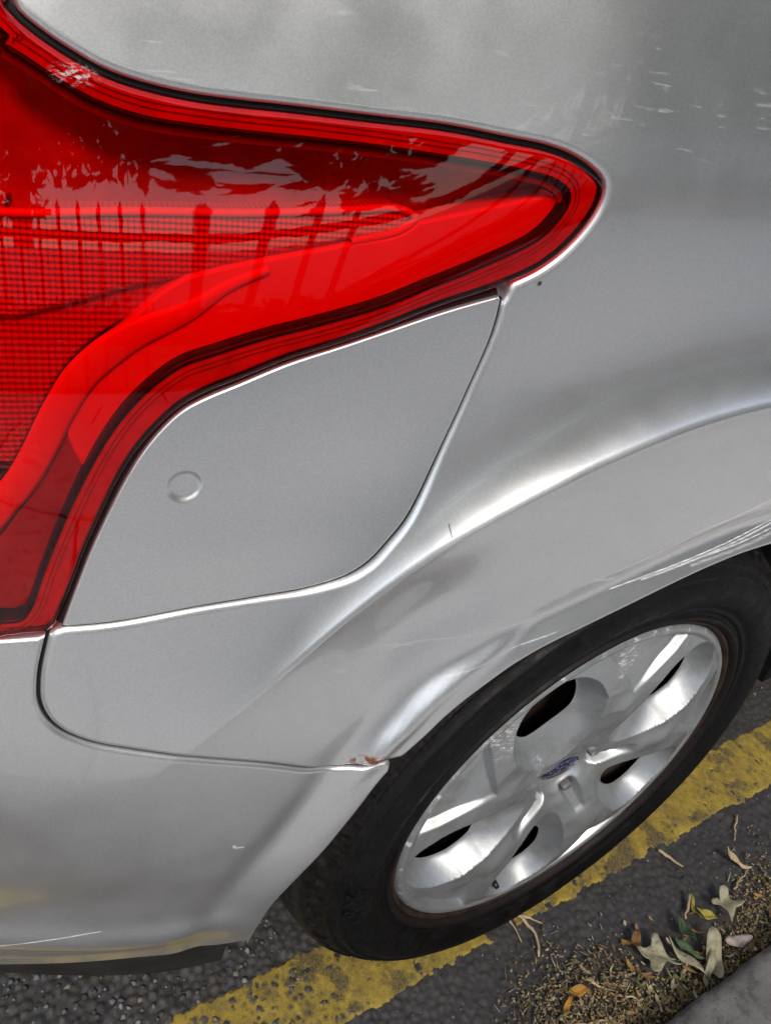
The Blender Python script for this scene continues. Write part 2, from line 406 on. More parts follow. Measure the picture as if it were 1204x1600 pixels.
def paint_material(name, use=None):
    m = mat(name, (.76,.76,.765), .36, .86, .8, .03)
    t = NT(m); o = t.obj()
    uvn = t.new('ShaderNodeUVMap', uv_map='flank'); uv = uvn.outputs[0]
    sx = t.new('ShaderNodeSeparateXYZ'); t.put(sx.inputs[0], uv); S, Z = sx.outputs[0], sx.outputs[1]
    fl = t.voro(o, 1500, out=1)                    # metal flakes
    sep = t.new('ShaderNodeSeparateColor'); t.put(sep.inputs[0], fl)
    base = t.mix(sep.outputs[0], col(.72,.72,.717), col(.83,.824,.815))
    # scratches: light lines along the flank, broken up by streaky noise
    lines = [((-.09,.679),(.100,.634),.0007,1),((-.09,.672),(.03,.655),.0005,.8),((-.10,.649),(.100,.6155),.0006,1),((-.10,.646),(.07,.619),.0009,.7),((-.10,.641),(.03,.626),.0006,.8),
             ((-.08,.662),(.125,.630),.0016,.35),((-.09,.636),(.02,.624),.0014,.4),((.10,.626),(.125,.631),.0016,.6),
             ((.148,.5905),(.185,.5825),.0005,.7),((.185,.5825),(.235,.562),.0004,.5),((.16,.606),(.28,.588),.0003,.4),
             ((.3735,.4150),(.3800,.4165),.0008,1),((.3790,.4160),(.3815,.4195),.0012,1),((.335,.421),(.345,.419),.0005,.5),
             ((.478,.328),(.60,.318),.0007,.9),((.46,.276),(.60,.272),.0006,.6),((.2605,.693),(.262,.700),.0004,-1),
             ((.313,.583),(.322,.588),.0004,.6),((.26,.588),(.31,.60),.0003,.4)]
    if use is None:
        t.put(t.b.inputs['Base Color'], base); return m
    lines = [l for l in lines if (l[0][1] > .49) == (use == 'wing')]
    st = t.noise(t.scaled(uv, (90, 700, 1)), 1.0, 4, .7)
    brk = t.rng(st, .36, .60)
    light = None; dark = None
    for (p0, p1, w, k) in lines:
        d = (p1[0]-p0[0], p1[1]-p0[1], 0); L2 = d[0]**2+d[1]**2
        a = t.vec('SUBTRACT', uv, (*p0, 0))
        q = t.math('DIVIDE', t.vec('DOT_PRODUCT', a, d), L2, clamp=True)
        dd = t.vec('LENGTH', t.vec('SUBTRACT', a, t.vec('SCALE', d, scale=q)))
        msk = t.math('MULTIPLY', t.rng(dd, w*1.3, w*.35), abs(k))
        if k > 0: light = msk if light is None else t.math('MAXIMUM', light, msk)
        else: dark = msk
    light = t.math('MULTIPLY', light, t.rng(brk, 0, 1, .35, 1))
    # rubbed patches on the shoulder
    sc = t.noise(t.scaled(uv, (38, 330, 1)), 1.0, 4, .62)
    pat = t.noise(t.scaled(uv, (17, 22, 1)), 1.0, 2)
    rub = t.math('MULTIPLY', t.rng(sc, .585, .67), t.rng(pat, .46, .62))
    rub = t.math('MULTIPLY', rub, t.rng(Z, .90, .925))
    sm = t.math('MULTIPLY', t.rng(t.noise(uv, 95, 5, .7), .57, .74), t.math('MAXIMUM', t.rng(t.vec('DISTANCE', uv, (.140, .940, 0)), .020, .004), t.rng(t.vec('DISTANCE', uv, (.212, .942, 0)), .016, .003)))
    light = t.math('MAXIMUM', light, t.math('MULTIPLY', t.math('MAXIMUM', rub, sm), .30))
    base = t.mix(t.math('MULTIPLY', light, .8), base, col(.85,.84,.82))
    if dark is not None: base = t.mix(dark, base, col(.12,.10,.09))
    # rust where the wing meets the bumper at the arch
    a = t.vec('DISTANCE', t.scaled(uv, (.35, 1, 1)), (.285*.35, .4935, 0))
    ru = t.math('MULTIPLY', t.rng(a, .009, .0035), t.rng(t.noise(o, 140, 5, .7), .42, .54))
    base = t.mix(ru, base, col(.16,.055,.018))
    # road film low on the bumper, chip by the lamp
    chip = t.rng(t.vec('DISTANCE', uv, (.2355, .8487, 0)), .0018, .0010)
    base = t.mix(chip, base, col(.13,.10,.08))
    film = t.math('MULTIPLY', t.rng(Z, .50, .24), t.rng(t.noise(uv, 14, 5, .6), .35, .75))
    base = t.mix(t.math('MULTIPLY', film, .15), base, col(.40,.38,.35))
    t.put(t.b.inputs['Base Color'], base)
    t.put(t.b.inputs['Metallic'], t.math('MULTIPLY', t.math('SUBTRACT', 1.0, t.math('MAXIMUM', light, ru)), .86))
    t.put(t.b.inputs['Coat Weight'], t.math('SUBTRACT', .9, t.math('MULTIPLY', t.math('MAXIMUM', t.math('MAXIMUM', light, ru), t.math('MULTIPLY', film, .5)), .8)))
    t.put(t.b.inputs['Roughness'], t.rng(t.noise(uv, 30, 3), .3, .7, .34, .39))
    return m
PAINT = paint_material('silver_paint'); PAINT_WING = paint_material('silver_paint_wing', 'wing'); PAINT_BUMPER = paint_material('silver_paint_bumper', 'bumper')

def noisy(name, a, b, scale, rough=.6, bump=0.0, bscale=None, metal=0.0, coat=0.0, r2=None, detail=4, spec=.5):
    m = mat(name, a, rough, metal, coat, .05, spec); t = NT(m); o = t.obj()
    n = t.noise(o, scale, detail, .6)
    t.put(t.b.inputs['Base Color'], t.mix(t.rng(n, .3, .7), col(*a), col(*b)))
    if r2 is not None: t.put(t.b.inputs['Roughness'], t.rng(n, .3, .7, rough, r2))
    if bump: t.put(t.b.inputs['Normal'], t.bump(t.noise(o, bscale or scale*3, 5, .65), bump))
    return m
BLACK_TRIM = noisy('black_plastic', (.018,.018,.02), (.03,.03,.032), 40, .65, .0002, 900, spec=.2)
CAVITY = mat('cavity_black', (.006,.006,.006), .9)
LINER = noisy('arch_liner', (.010,.010,.010), (.022,.018,.014), 25, .85, .002, 60)

def lens_material():
    m = bpy.data.materials.new('red_lens'); m.use_nodes = True; t = NT(m); t.n.clear()
    out = t.new('ShaderNodeOutputMaterial')
    tr = t.new('ShaderNodeBsdfTransparent'); tr.inputs[0].default_value = (.88, .009, .004, 1)
    gl = t.new('ShaderNodeBsdfGlossy'); gl.inputs['Roughness'].default_value = .015
    fr = t.new('ShaderNodeFresnel'); fr.inputs[0].default_value = 1.52
    uv = t.new('ShaderNodeUVMap', uv_map='flank').outputs[0]
    # hairline scuffs catch light on the outer face
    sc = t.noise(t.scaled(uv, (30, 420, 1)), 1.0, 5, .7); pa = t.noise(t.scaled(uv, (22, 30, 1)), 1.0, 3)
    scr = t.math('MULTIPLY', t.rng(sc, .64, .74), t.rng(pa, .50, .66))
    d = t.vec('DISTANCE', t.scaled(uv, (.45, 1, 1)), (.4695*.45, .9205, 0))
    hit = t.math('MULTIPLY', t.rng(d, .0050, .0010), t.rng(t.noise(t.scaled(uv, (260, 620, 1)), 1.0, 5, .75), .48, .60))
    dif = t.new('ShaderNodeBsdfDiffuse'); dif.inputs[0].default_value = (.75, .70, .68, 1)
    bmp = t.bump(t.noise(uv, 60, 2), .0002, .10); t.put(gl.inputs['Normal'], bmp)
    mx = t.new('ShaderNodeMixShader'); bf = t.new('ShaderNodeNewGeometry').outputs['Backfacing']; t.put(mx.inputs[0], t.math('MULTIPLY', fr.outputs[0], t.math('SUBTRACT', 1.0, bf))); t.put(mx.inputs[1], tr.outputs[0]); t.put(mx.inputs[2], gl.outputs[0])
    m2 = t.new('ShaderNodeMixShader'); t.put(m2.inputs[0], t.math('MAXIMUM', t.math('MULTIPLY', scr, .10), t.math('MULTIPLY', hit, .65))); t.put(m2.inputs[1], mx.outputs[0]); t.put(m2.inputs[2], dif.outputs[0])
    t.put(out.inputs[0], m2.outputs[0])
    return m
LENS_RED = lens_material()

def prism_material(name, a, pitch, bump, rough=.35, metal=.0):
    m = mat(name, a, rough, metal); t = NT(m)
    uv = t.new('ShaderNodeUVMap', uv_map='flank').outputs[0]
    sx = t.new('ShaderNodeSeparateXYZ'); t.put(sx.inputs[0], uv)
    k = 2*math.pi/pitch
    h = t.math('ADD', t.math('SINE', t.math('MULTIPLY', sx.outputs[0], k)), t.math('SINE', t.math('MULTIPLY', sx.outputs[1], k)))
    t.put(t.b.inputs['Normal'], t.bump(h, bump))
    t.put(t.b.inputs['Base Color'], t.mix(t.rng(h, -1.2, 1.2), col(*[c*.88 for c in a]), col(*a)))
    return m

# ================================================================ SETTING
# ---------------------------------------------------------------- road, with real aggregate near the car
_lat = {}
def worley(X, Y, cell, seed):
    N = 512
    if ('w', seed) not in _lat: r = np.random.default_rng(seed); _lat['w', seed] = (r.random((N, N)), r.random((N, N)), r.random((N, N)))
    jx, jy, cv = _lat['w', seed]
    gx = X/cell; gy = Y/cell; ix = np.floor(gx).astype(int); iy = np.floor(gy).astype(int)
    best = np.full(X.shape, 9.0); sec = np.full(X.shape, 9.0); val = np.zeros(X.shape)
    for dx in (-1, 0, 1):
        for dy in (-1, 0, 1):
            cx, cy = ix+dx, iy+dy
            px = cx+jx[cx % N, cy % N]; py = cy+jy[cx % N, cy % N]
            d = np.hypot(gx-px, gy-py)
            m = d < best
            sec = np.where(m, best, np.minimum(sec, d)); val = np.where(m, cv[cx % N, cy % N], val); best = np.where(m, d, best)
    return best, sec, val
def vnoise(X, Y, cell, seed):
    N = 256
    if ('v', seed) not in _lat: _lat['v', seed] = np.random.default_rng(seed).random((N, N))
    G = _lat['v', seed]
    gx, gy = X/cell, Y/cell; ix = np.floor(gx).astype(int); iy = np.floor(gy).astype(int); fx, fy = gx-ix, gy-iy
    fx = fx*fx*(3-2*fx); fy = fy*fy*(3-2*fy)
    g = lambda a, b: G[a % N, b % N]
    return (g(ix,iy)*(1-fx)+g(ix+1,iy)*fx)*(1-fy)+(g(ix,iy+1)*(1-fx)+g(ix+1,iy+1)*fx)*fy
def fbm(X, Y, cell, seed, n=4):
    v = 0; a = .5
    for i in range(n): v = v+a*vnoise(X, Y, cell/2**i, seed+i); a *= .5
    return v/(1-.5**n)
def road_height(X, Y):
    f, s2, v = worley(X, Y, .0105, 3); f2, s3, v2 = worley(X, Y, .0055, 5)
    open_ = sstep(-.05, -.35, X)                           # coarser, more open texture behind the wheel
    stone = np.clip((s2-f)*2.6, 0, 1)*np.clip(1.15-(f/.75)**2, 0, 1)
    h = (.0024+.0026*open_)*stone*(.3+.7*v) + .0016*np.clip(1-(f2/.6)**2, 0, 1)*v2
    h = h+.005*(fbm(X, Y, .09, 11)-.5)+.0050*(fbm(X, Y, .022, 21)-.5)
    return h-.0055, np.where(stone > .25, v, -1.0), f
def near_sheet(x0, x1, y0, y1, st):
    gx = np.arange(x0, x1+st/2, st); gy = np.arange(y0, y1+st/2, st)
    X, Y = np.meshgrid(gx, gy); n, m = X.shape
    i, j = np.meshgrid(np.arange(m-1), np.arange(n-1)); a = (j*m+i).ravel()
    return X, Y, np.c_[a, a+1, a+m+1, a+m]
def color_attr(o, name, C):
    at = o.data.color_attributes.new(name, 'FLOAT_COLOR', 'POINT')
    at.data.foreach_set('color', np.c_[C, np.ones(len(C))].astype(np.float32).ravel())

def asphalt(name, attr):
    m = mat(name, (.045,.042,.040), .8); t = NT(m); o = t.obj()
    n = t.noise(o, 350, 5, .7)
    if attr:
        at = t.new('ShaderNodeAttribute', attribute_name='stone').outputs[0]
        c = t.mix(t.rng(n, .3, .7, .0, .35), at, t.mix(n, col(.02,.018,.017), col(.12,.10,.085)))
    else:
        c = t.mix(t.rng(t.voro(o, 95, out=0), .1, .6), col(.07,.068,.066), col(.022,.02,.02))
    t.put(t.b.inputs['Base Color'], c); t.put(t.b.inputs['Roughness'], t.rng(n, .3, .7, .55, .9))
    t.put(t.b.inputs['Normal'], t.bump(n, .0012, .7))
    return m
X, Y, F = near_sheet(-.75, 1.05, -.205, .36, .0026)
H, stone, f1 = road_height(X, Y)
ROAD_H = H
g = fbm(X, Y, .05, 31)
C = np.full((X.size, 3), .030)*(0.7+.6*fbm(X, Y, .03, 41).ravel()[:, None])*np.array([1.05, .98, .93])
sv = stone.ravel(); ok = sv >= 0
pal = np.array([(.055,.052,.050),(.075,.078,.088),(.10,.102,.112),(.060,.052,.045),(.14,.135,.13),(.045,.046,.052),(.11,.092,.074)])
pc = pal[(np.clip(sv, 0, .999)*len(pal)).astype(int)]
wgt = (np.clip(.85-f1.ravel()*1.1, 0, 1)*(0.42+.58*sstep(0.0, -.3, X.ravel()))*ok)[:, None]
C = (C*(1-wgt)+pc*wgt)*.86
dirt = sstep(-.075, -.185, Y.ravel()+.07*(g.ravel()-.5))[:, None]*.75
C = C*(1-dirt)+np.array([.050,.036,.026])*(0.5+fbm(X, Y, .008, 51).ravel()[:, None])*dirt
near = mesh('road', np.c_[X.ravel(), Y.ravel(), H.ravel()], F, asphalt('asphalt_near', True), kind='structure')
color_attr(near, 'stone', C)
# the rest of the carriageway, down to the horizon
V = []; Fq = []
def sheet(x0, x1, y0, y1, z):
    b = len(V); V.extend([(x0,y0,z),(x1,y0,z),(x1,y1,z),(x0,y1,z)]); Fq.append((b,b+1,b+2,b+3))
sheet(-400, -.745, -.205, 400, -.004); sheet(1.045, 400, -.205, 400, -.004); sheet(-.745, 1.045, .355, 400, -.004)
mesh('road', V, Fq, asphalt('asphalt_far', False), smooth=False, kind='structure')

# ---------------------------------------------------------------- yellow line, thick worn thermoplastic
def yellow_material():
    m = mat('yellow_line_paint', (.50,.33,.04), .65); t = NT(m); o = t.obj()
    n1 = t.noise(o, 60, 5, .7); n2 = t.noise(o, 420, 4, .7)
    c = t.mix(t.rng(n1, .35, .68), col(.26,.18,.028), col(.42,.29,.034))
    c = t.mix(t.math('MULTIPLY', t.rng(n2, .54, .70), .8), c, col(.10,.075,.035))
    c = t.mix(t.math('MULTIPLY', t.rng(t.noise(o, 24, 5, .65), .50, .72), .65), c, col(.12,.085,.045))
    wr = t.new('ShaderNodeAttribute', attribute_name='wear').outputs[2]
    c = t.mix(t.math('MULTIPLY', wr, t.rng(n2, .35, .6, .35, .95)), c, col(.045,.038,.030))
    t.put(t.b.inputs['Base Color'], c); t.put(t.b.inputs['Normal'], t.bump(n2, .0012, .7)); return m
X, Y, F = near_sheet(-.62, .98, -.04, .11, .0017)
Hr, st_, _ = road_height(X, Y)
base_h = .005*(fbm(X, Y, .09, 11)-.5)-.0055
Hy = np.maximum(base_h+.0028+.0010*fbm(X, Y, .008, 77), Hr*.75+base_h*.25+.0006)
edge = .012*(fbm(X, Y, .035, 61)-.5)+.011*(fbm(X, Y, .011, 63)-.5)
lo, hi = -.012, .079
inside_ = (Y+edge > lo) & (Y+edge < hi)
# worn away stretch in front of the tyre, and pinholes
worn = (fbm(X, Y, .010, 71) > .84) | ((np.hypot((X-.005)/.030, (Y-.000)/.020) < .75+.7*(fbm(X,Y,.02,81)-.5)))
keep = (inside_ & ~worn).ravel()
F = F[keep[F].all(1)]
used = np.unique(F); mp = -np.ones(X.size, int); mp[used] = np.arange(len(used))
Vy = np.c_[X.ravel(), Y.ravel(), Hy.ravel()][used]
# edges of the paint roll down to the stones
cnt = np.bincount(mp[F].ravel(), minlength=len(used)); Vy[cnt < 4, 2] = Hr.ravel()[used][cnt < 4]-.0004
yl = mesh('yellow_line', Vy, mp[F], yellow_material(), kind='structure')
wear = np.clip((Hr-base_h-.0012)/.0018, 0, 1)*(.35+.65*fbm(X, Y, .05, 87))+.9*np.clip((fbm(X, Y, .030, 88)-.56)/.10, 0, 1)
color_attr(yl, 'wear', np.repeat(np.clip(wear, 0, 1).ravel()[used][:, None], 3, 1))

V = []; Fq = []
for x0, x1 in ((-60, -.62), (.98, 60)): sheet(x0, x1, -.010, .078, .0)
far_line = mesh('yellow_line', V, Fq, bpy.data.materials['yellow_line_paint'], smooth=False, kind='structure')

# ---------------------------------------------------------------- kerb stones and pavement
def stone_material(name, a, b, sp):
    m = mat(name, a, .85); t = NT(m); o = t.obj()
    n = t.noise(o, 18, 5, .65); g_ = t.noise(o, 260, 4, .7)
    c = t.mix(t.rng(n, .3, .7), col(*a), col(*b)); c = t.mix(t.math('MULTIPLY', t.rng(g_, .56, .66), .7), c, col(*sp))
    c = t.mix(t.math('MULTIPLY', t.rng(t.noise(o, 45, 5, .7), .50, .66), .65), c, col(.045,.050,.036))
    t.put(t.b.inputs['Base Color'], c); t.put(t.b.inputs['Normal'], t.bump(g_, .002, .7, t.bump(n, .004, .5))); return m
KERB = stone_material('kerb_concrete', (.115,.103,.098), (.175,.16,.15), (.06,.055,.05))
kerb = tag(empty('kerb', (0, -.187, 0)), 'brown grey concrete kerb beside the littered gutter', None, None, 'structure')
def kerb_mesh(L):
    prof = [(0, -.08), (0, .040), (-.003, .052), (-.010, .059), (-.020, .061), (-.128, .063), (-.131, -.02)]
    n = int(L/.006); V = []; F = []
    for i in range(n+1):
        x = L*i/n
        for k, (y, z) in enumerate(prof):
            d = 0 if i in (0, n) else 1
            e = (.006*(fbm(np.array([x+k*.0]), np.array([y*3.0]), .05, 91)[0]-.5)+.005*(fbm(np.array([x]), np.array([k*.013]), .012, 95)[0]-.5))
            V.append((x, y+(e if k in (1,2,3) else 0), z+(e*.6 if 1 <= k <= 4 else 0)))
    m = len(prof)
    for i in range(n):
        for k in range(m-1): F.append((i*m+k, (i+1)*m+k, (i+1)*m+k+1, i*m+k+1))
    F.append(tuple(range(m))); F.append(tuple(n*m+k for k in range(m))[::-1])
    me = bpy.data.meshes.new('kerb_stone'); me.from_pydata(V, [], [f[::-1] for f in F]); me.update()
    me.polygons.foreach_set('use_smooth', np.ones(len(me.polygons), bool)); me.materials.append(KERB); return me
km = kerb_mesh(.909)
for i in range(-4, 6):
    o = bpy.data.objects.new('kerb_stone', km); COL.objects.link(o); o.parent = kerb; o.location = (i*.915-.20, 0, 0)
PAVE = stone_material('paving_slab', (.56,.535,.50), (.65,.625,.59), (.42,.395,.36))
pave = mesh('pavement', *box(-60, 60, -2.35, -.32, -.06, .046), mat('mortar', (.16,.14,.12), .9), smooth=False, kind='structure')
def slab_mesh():
    b = .004; w, l, h = .500, .597, .016
    V = [(x, y, 0) for x, y in ((0,0),(l,0),(l,w),(0,w))]+[(x, y, h-b) for x, y in ((0,0),(l,0),(l,w),(0,w))]+[(x, y, h) for x, y in ((b,b),(l-b,b),(l-b,w-b),(b,w-b))]
    F = [(0,1,5,4),(1,2,6,5),(2,3,7,6),(3,0,4,7),(4,5,9,8),(5,6,10,9),(6,7,11,10),(7,4,8,11),(8,9,10,11)]
    me = bpy.data.meshes.new('paving_slab'); me.from_pydata(V, [], F); me.update(); me.materials.append(PAVE); return me
sm = slab_mesh()
for i in range(-6, 9):
    for j in range(4):
        o = bpy.data.objects.new('paving_slab', sm); COL.objects.link(o); o.parent = pave
        o.location = (i*.606+(.303 if j % 2 else 0), -.835-j*.507, .046+random.uniform(-.0015, .0015)); 

# ================================================================ SURROUNDINGS behind the photographer (seen mirrored in paint and lamp)
GRASS = noisy('gravel_yard', (.34,.33,.31), (.42,.41,.385), 3, .9)
mesh('ground', *box(-400, 400, -400, -2.35, -.5, .03), GRASS, smooth=False, kind='structure')
BRICK = noisy('edging_brick', (.24,.15,.09), (.34,.24,.15), 8, .85, .003, 60)
tag(mesh('reflection_edging', *box(-9, 14, -2.62, -2.52, .03, .42), BRICK, smooth=False), 'unseen low brown edging added for the lamp reflection', 'wall')  # unseen edging, added so the lamp mirrors a brown band
IRON = mat('railing_iron', (.012,.012,.013), .45)
rail = tag(empty('iron_railing', (0, -2.42, .03)), 'black iron railing at the back of the pavement', 'railing')
mesh('rail', *box(-9, 14, -.02, .02, .92, .96), IRON, rail, smooth=False)
mesh('rail', *box(-9, 14, -.02, .02, .06, .09), IRON, rail, smooth=False)
bm_ = bpy.data.meshes.new('baluster'); v_, f_ = tube([(0,0,0),(0,0,1.0),(0,0,1.06),(0,0,1.10)], [.012,.012,.015,.002], 8); bm_.from_pydata([tuple(map(float, q)) for q in v_], [], f_); bm_.update(); bm_.materials.append(IRON)
for i in range(110):
    o = bpy.data.objects.new('baluster', bm_); COL.objects.link(o); o.parent = rail; o.location = (-5.5+i*.125, 0, 0)
tag(mesh('reflection_wall', *box(-9, 14, -3.22, -3.0, .03, .92), noisy('white_render', (.72,.71,.68), (.80,.79,.76), 2, .9), smooth=False), 'unseen white wall added for a bright band in the lamp reflection', 'wall')  # unseen wall, added so a bright strip mirrors in the lens

def leaf_cloud(n, centre, radii, size, seed):
    r = np.random.default_rng(seed)
    k = max(8, n//120); cl = r.normal(size=(k, 3)); cl /= np.linalg.norm(cl, axis=1)[:, None]; cl *= r.random((k, 1))**.4*.85
    c = cl[r.integers(0, k, n)]+np.clip(r.normal(size=(n, 3)), -1.4, 1.4)*.15
    c = c*np.array(radii)+np.array(centre)
    a = r.normal(size=(n, 3)); a /= np.linalg.norm(a, axis=1)[:, None]; b = np.cross(a, r.normal(size=(n, 3))); b /= np.linalg.norm(b, axis=1)[:, None]
    s_ = size*(.6+.8*r.random((n, 1)))
    V = np.stack([c-a*s_, c+b*s_*.55, c+a*s_, c-b*s_*.55], 1).reshape(-1, 3)
    return V, np.arange(4*n).reshape(n, 4)
LEAFM = noisy('tree_leaves', (.035,.065,.018), (.07,.11,.03), 2, .6)
BARK = noisy('bark', (.07,.055,.04), (.12,.095,.07), 6, .9)
def tree(x, y, h, w, seed, label):
    t = tag(empty('tree', (x, y, 0)), label, 'tree', 'trees behind the railing')
    v, f = tube([(0,0,0),(.06,.02,h*.25),(-.05,.05,h*.5),(.05,0,h*.85)], [.20,.15,.11,.03], 10); mesh('trunk', v, f, BARK, t)
    r = np.random.default_rng(seed)
    for i in range(5):
        a = r.uniform(0, 6.28); z = h*r.uniform(.35, .6)
        v, f = tube([(0,0,z),(math.cos(a)*w*.35, math.sin(a)*w*.35, z+h*.12),(math.cos(a)*w*.7, math.sin(a)*w*.7, z+h*.2)], [.07,.05,.015], 6); mesh('limb', v, f, BARK, t)
    v, f = leaf_cloud(15000, (0, 0, h*.60), (w*1.1, w*1.1, h*.42), .12, seed); mesh('crown', v, f, LEAFM, t, smooth=False)
tree(-2.2, -6.6, 6.8, 2.6, 15, 'leafy tree nearest the end of the white wall')
tree(1.6, -6.2, 6.4, 2.5, 16, 'leafy tree standing behind the added white wall')
tree(3.4, -5.8, 6.6, 2.3, 18, 'unseen leafy tree added to darken the mirrored upper panel')  # extra unseen tree, added to darken what the upper panel mirrors
tree(5.2, -7.0, 7.5, 2.6, 6, 'tall leafy tree behind the near end of the hedge')
tree(9.6, -6.0, 7.0, 2.5, 8, 'broad leafy tree further along the tall hedge')
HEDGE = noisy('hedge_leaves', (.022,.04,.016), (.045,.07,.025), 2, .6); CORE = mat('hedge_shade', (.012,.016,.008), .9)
def hedge(y, w, z, label, n, size, seed, x=2.5):
    hd = tag(empty('hedge', (x, y, .03)), label, 'hedge')
    mesh('shade_core', *box(-11.4, 11.4, -w*.8, w*.8, 0, z*.93), CORE, hd, smooth=False)  # solid dark box stands for the shade inside the hedge
    r = np.random.default_rng(seed)
    c = np.c_[r.uniform(-11.5, 11.5, n), r.uniform(-w, w, n), r.uniform(0, z, n)]
    k = r.integers(0, 3, n); c[k > 0, 1] = w*r.normal(.95, .06, (k > 0).sum()); c[k == 0, 2] = z*r.normal(.97, .04, (k == 0).sum())
    a = r.normal(size=(n, 3)); a /= np.linalg.norm(a, axis=1)[:, None]; b = np.cross(a, r.normal(size=(n, 3))); b /= np.linalg.norm(b, axis=1)[:, None]
    s_ = size*(.6+.8*r.random((n, 1)))
    mesh('foliage', np.stack([c-a*s_, c+b*s_*.6, c+a*s_, c-b*s_*.6], 1).reshape(-1, 3), np.arange(4*n).reshape(n, 4), HEDGE, hd, smooth=False)
hedge(-2.78, .12, .58, 'unseen low dark hedge added for the lamp reflection', 9000, .028, 9)  # unseen hedge, added as the dark band mirrored in the lens
hedge(-4.0, .7, 4.0, 'unseen tall dark hedge added to darken the mirrored shoulder', 16000, .10, 10, 13.6)  # unseen dark mass ahead, added and sized to darken the shoulder's reflection

# ================================================================ THE CAR
CREASE = spline(CREASE, .008); ARCH = spline(ARCH, .008)
car = tag(empty('silver_car', (0, 0, 0)), 'silver hatchback with a dented rear wheel arch and red tail light', 'car')

# outlines
LTOP = spline(LENS, .003)                                   # visible edge of the tail lamp, top rear -> tip -> bottom rear
LCLOSE = spline([(.5195,.6482),(.60,.650),(.70,.655),(.765,.675),(.80,.73),(.805,.85),(.77,.94),(.69,.99),(.61,.995),(.55,.978),(.4916,.942)], .006)
lens_loop = close_loop(LTOP, LCLOSE)
flap_top = spline(FLAP[:15], .003); flap_bot = spline(FLAP[14:], .003)
flap_loop = close_loop(flap_top, flap_bot)
SEAM[0] = (.268, .4905)
seam = spline(SEAM, .003)
tipi = int(np.argmin(np.hypot(LTOP[:,0]-.2536, LTOP[:,1]-.8453)))
around = line_offset(LTOP, .0018)[:tipi+1]
if np.min(np.linalg.norm(around-np.array([.2024,.8937]), axis=1)) and around[:,0].min() > .2024: around = line_offset(LTOP, -.0018)[:tipi+1]
fb = line_offset(flap_bot, .0022)
if np.linalg.norm(fb[len(fb)//2]-flap_loop.mean(0)) < np.linalg.norm(flap_bot[len(fb)//2]-flap_loop.mean(0)): fb = line_offset(flap_bot, -.0022)
arch_q = ARCH[(ARCH[:,1] > .4905) | ((ARCH[:,0] < 0) & (ARCH[:,1] > .315))]
arch_b = ARCH[(ARCH[:,1] < .482) & (ARCH[:,0] > 0)]

def flap_shape(s, z):
    """press marks of the filler flap: soft dent and round push plate"""
    v = -.0012*np.exp(-(((s-.402)/.036)**2+((z-.690)/.024)**2))+.0018*np.exp(-(((s-.335)/.04)**2+((z-.725)/.03)**2))
    d = np.hypot(s-.4243, z-.7393)
    v += .0017*(1-sstep(.0066, .0102, d))
    return v
quarter_loop = close_loop(seam, [(.4935,.6483)], fb, [(.2515,.8405)], around[::-1],
    spline([(.4916,.9438),(.525,.968),(.58,1.015),(.62,1.075)], .01), even(np.array([(.62,1.078),(-.39,1.078)]), .02),
    even(np.array([(-.39,1.078),(-.405,.8),(-.405,.4),(-.395,.315)]), .01), arch_q[::-1])
crease_pts = np.vstack([line_offset(spline(CREASE, .003), o_) for o_ in (-.0075, -.005, -.0025, 0, .0025, .005, .0075)])
crease_pts = crease_pts[(crease_pts[:,0] > -.2) & (crease_pts[:,0] < .42)]
panel('quarter_panel', quarter_loop, PAINT_WING, car, r=.0046, grid=.0044, depth=.014, lines=[(crease_pts, .0022)])
flap = panel('fuel_flap', flap_loop, PAINT, car, off=.0002, r=.0015, grid=.0026, depth=.008, extra=flap_shape, fine=(0,1,0,1.2), lines=[(np.vstack([np.stack([.4243+q*np.cos(w:=np.linspace(0, 6.283, 60, endpoint=False)), .7393+q*np.sin(w)], 1) for q in (.0062,.0072,.0080,.0088,.0096,.0106)]), .0012)])
seam_low = line_offset(seam, -.0016)
if seam_low[len(seam)//2, 1] > seam[len(seam)//2, 1]: seam_low = line_offset(seam, .0016)
bumper_loop = close_loop(seam_low, spline([(.4985,.6455),(.52,.6455),(.60,.6475),(.70,.652),(.80,.66)], .006), even(np.array([(.80,.66),(2.44,.66),(2.74,.645),(2.75,.55),(2.90,.50),(2.90,.26)]), .02),
    even(np.array([(2.90,.26),(2.8,.25),(.60,.2475)]), .02), spline([(.60,.2475),(.5617,.2486),(.5083,.2517),(.455,.2539),(.40,.2455),(.3605,.2600)], .004), arch_b)
panel('bumper_cover', bumper_loop, PAINT_BUMPER, car, r=.0030, grid=.0052, depth=.014, fine=(.2,.66,.2,.7))
trim_loop = close_loop(spline([(.368,.246),(.40,.240),(.455,.2495),(.5083,.2485),(.60,.2455),(.7,.2455)], .005), even(np.array([(.7,.2455),(2.8,.2455),(2.8,.18),(.7,.18)]), .02), spline([(.7,.18),(.56,.178),(.47,.176),(.39,.164),(.368,.158)], .005))
panel('bumper_lower_trim', trim_loop, BLACK_TRIM, car, off=.005, r=.004, grid=.006, depth=.03, fine=(.2,.66,.1,.7))

# black strips laid in the shut lines, standing in for the shade of the gaps
GAP = mat('shut_line_shade', (.012,.012,.013), .8, spec=.2)
strip('shut_line_shade', line_offset(flap_bot, .0011) if np.allclose(fb, line_offset(flap_bot, .0022)) else line_offset(flap_bot, -.0011), .0034, .0030, .004, GAP, car)
strip('shut_line_shade', flap_top, .0060, .0034, .004, GAP, car)
strip('shut_line_shade', LTOP[:tipi+1], .0075, .0042, .004, GAP, car)
strip('shut_line_shade', (seam+seam_low)/2, .0034, .0036, .004, GAP, car)

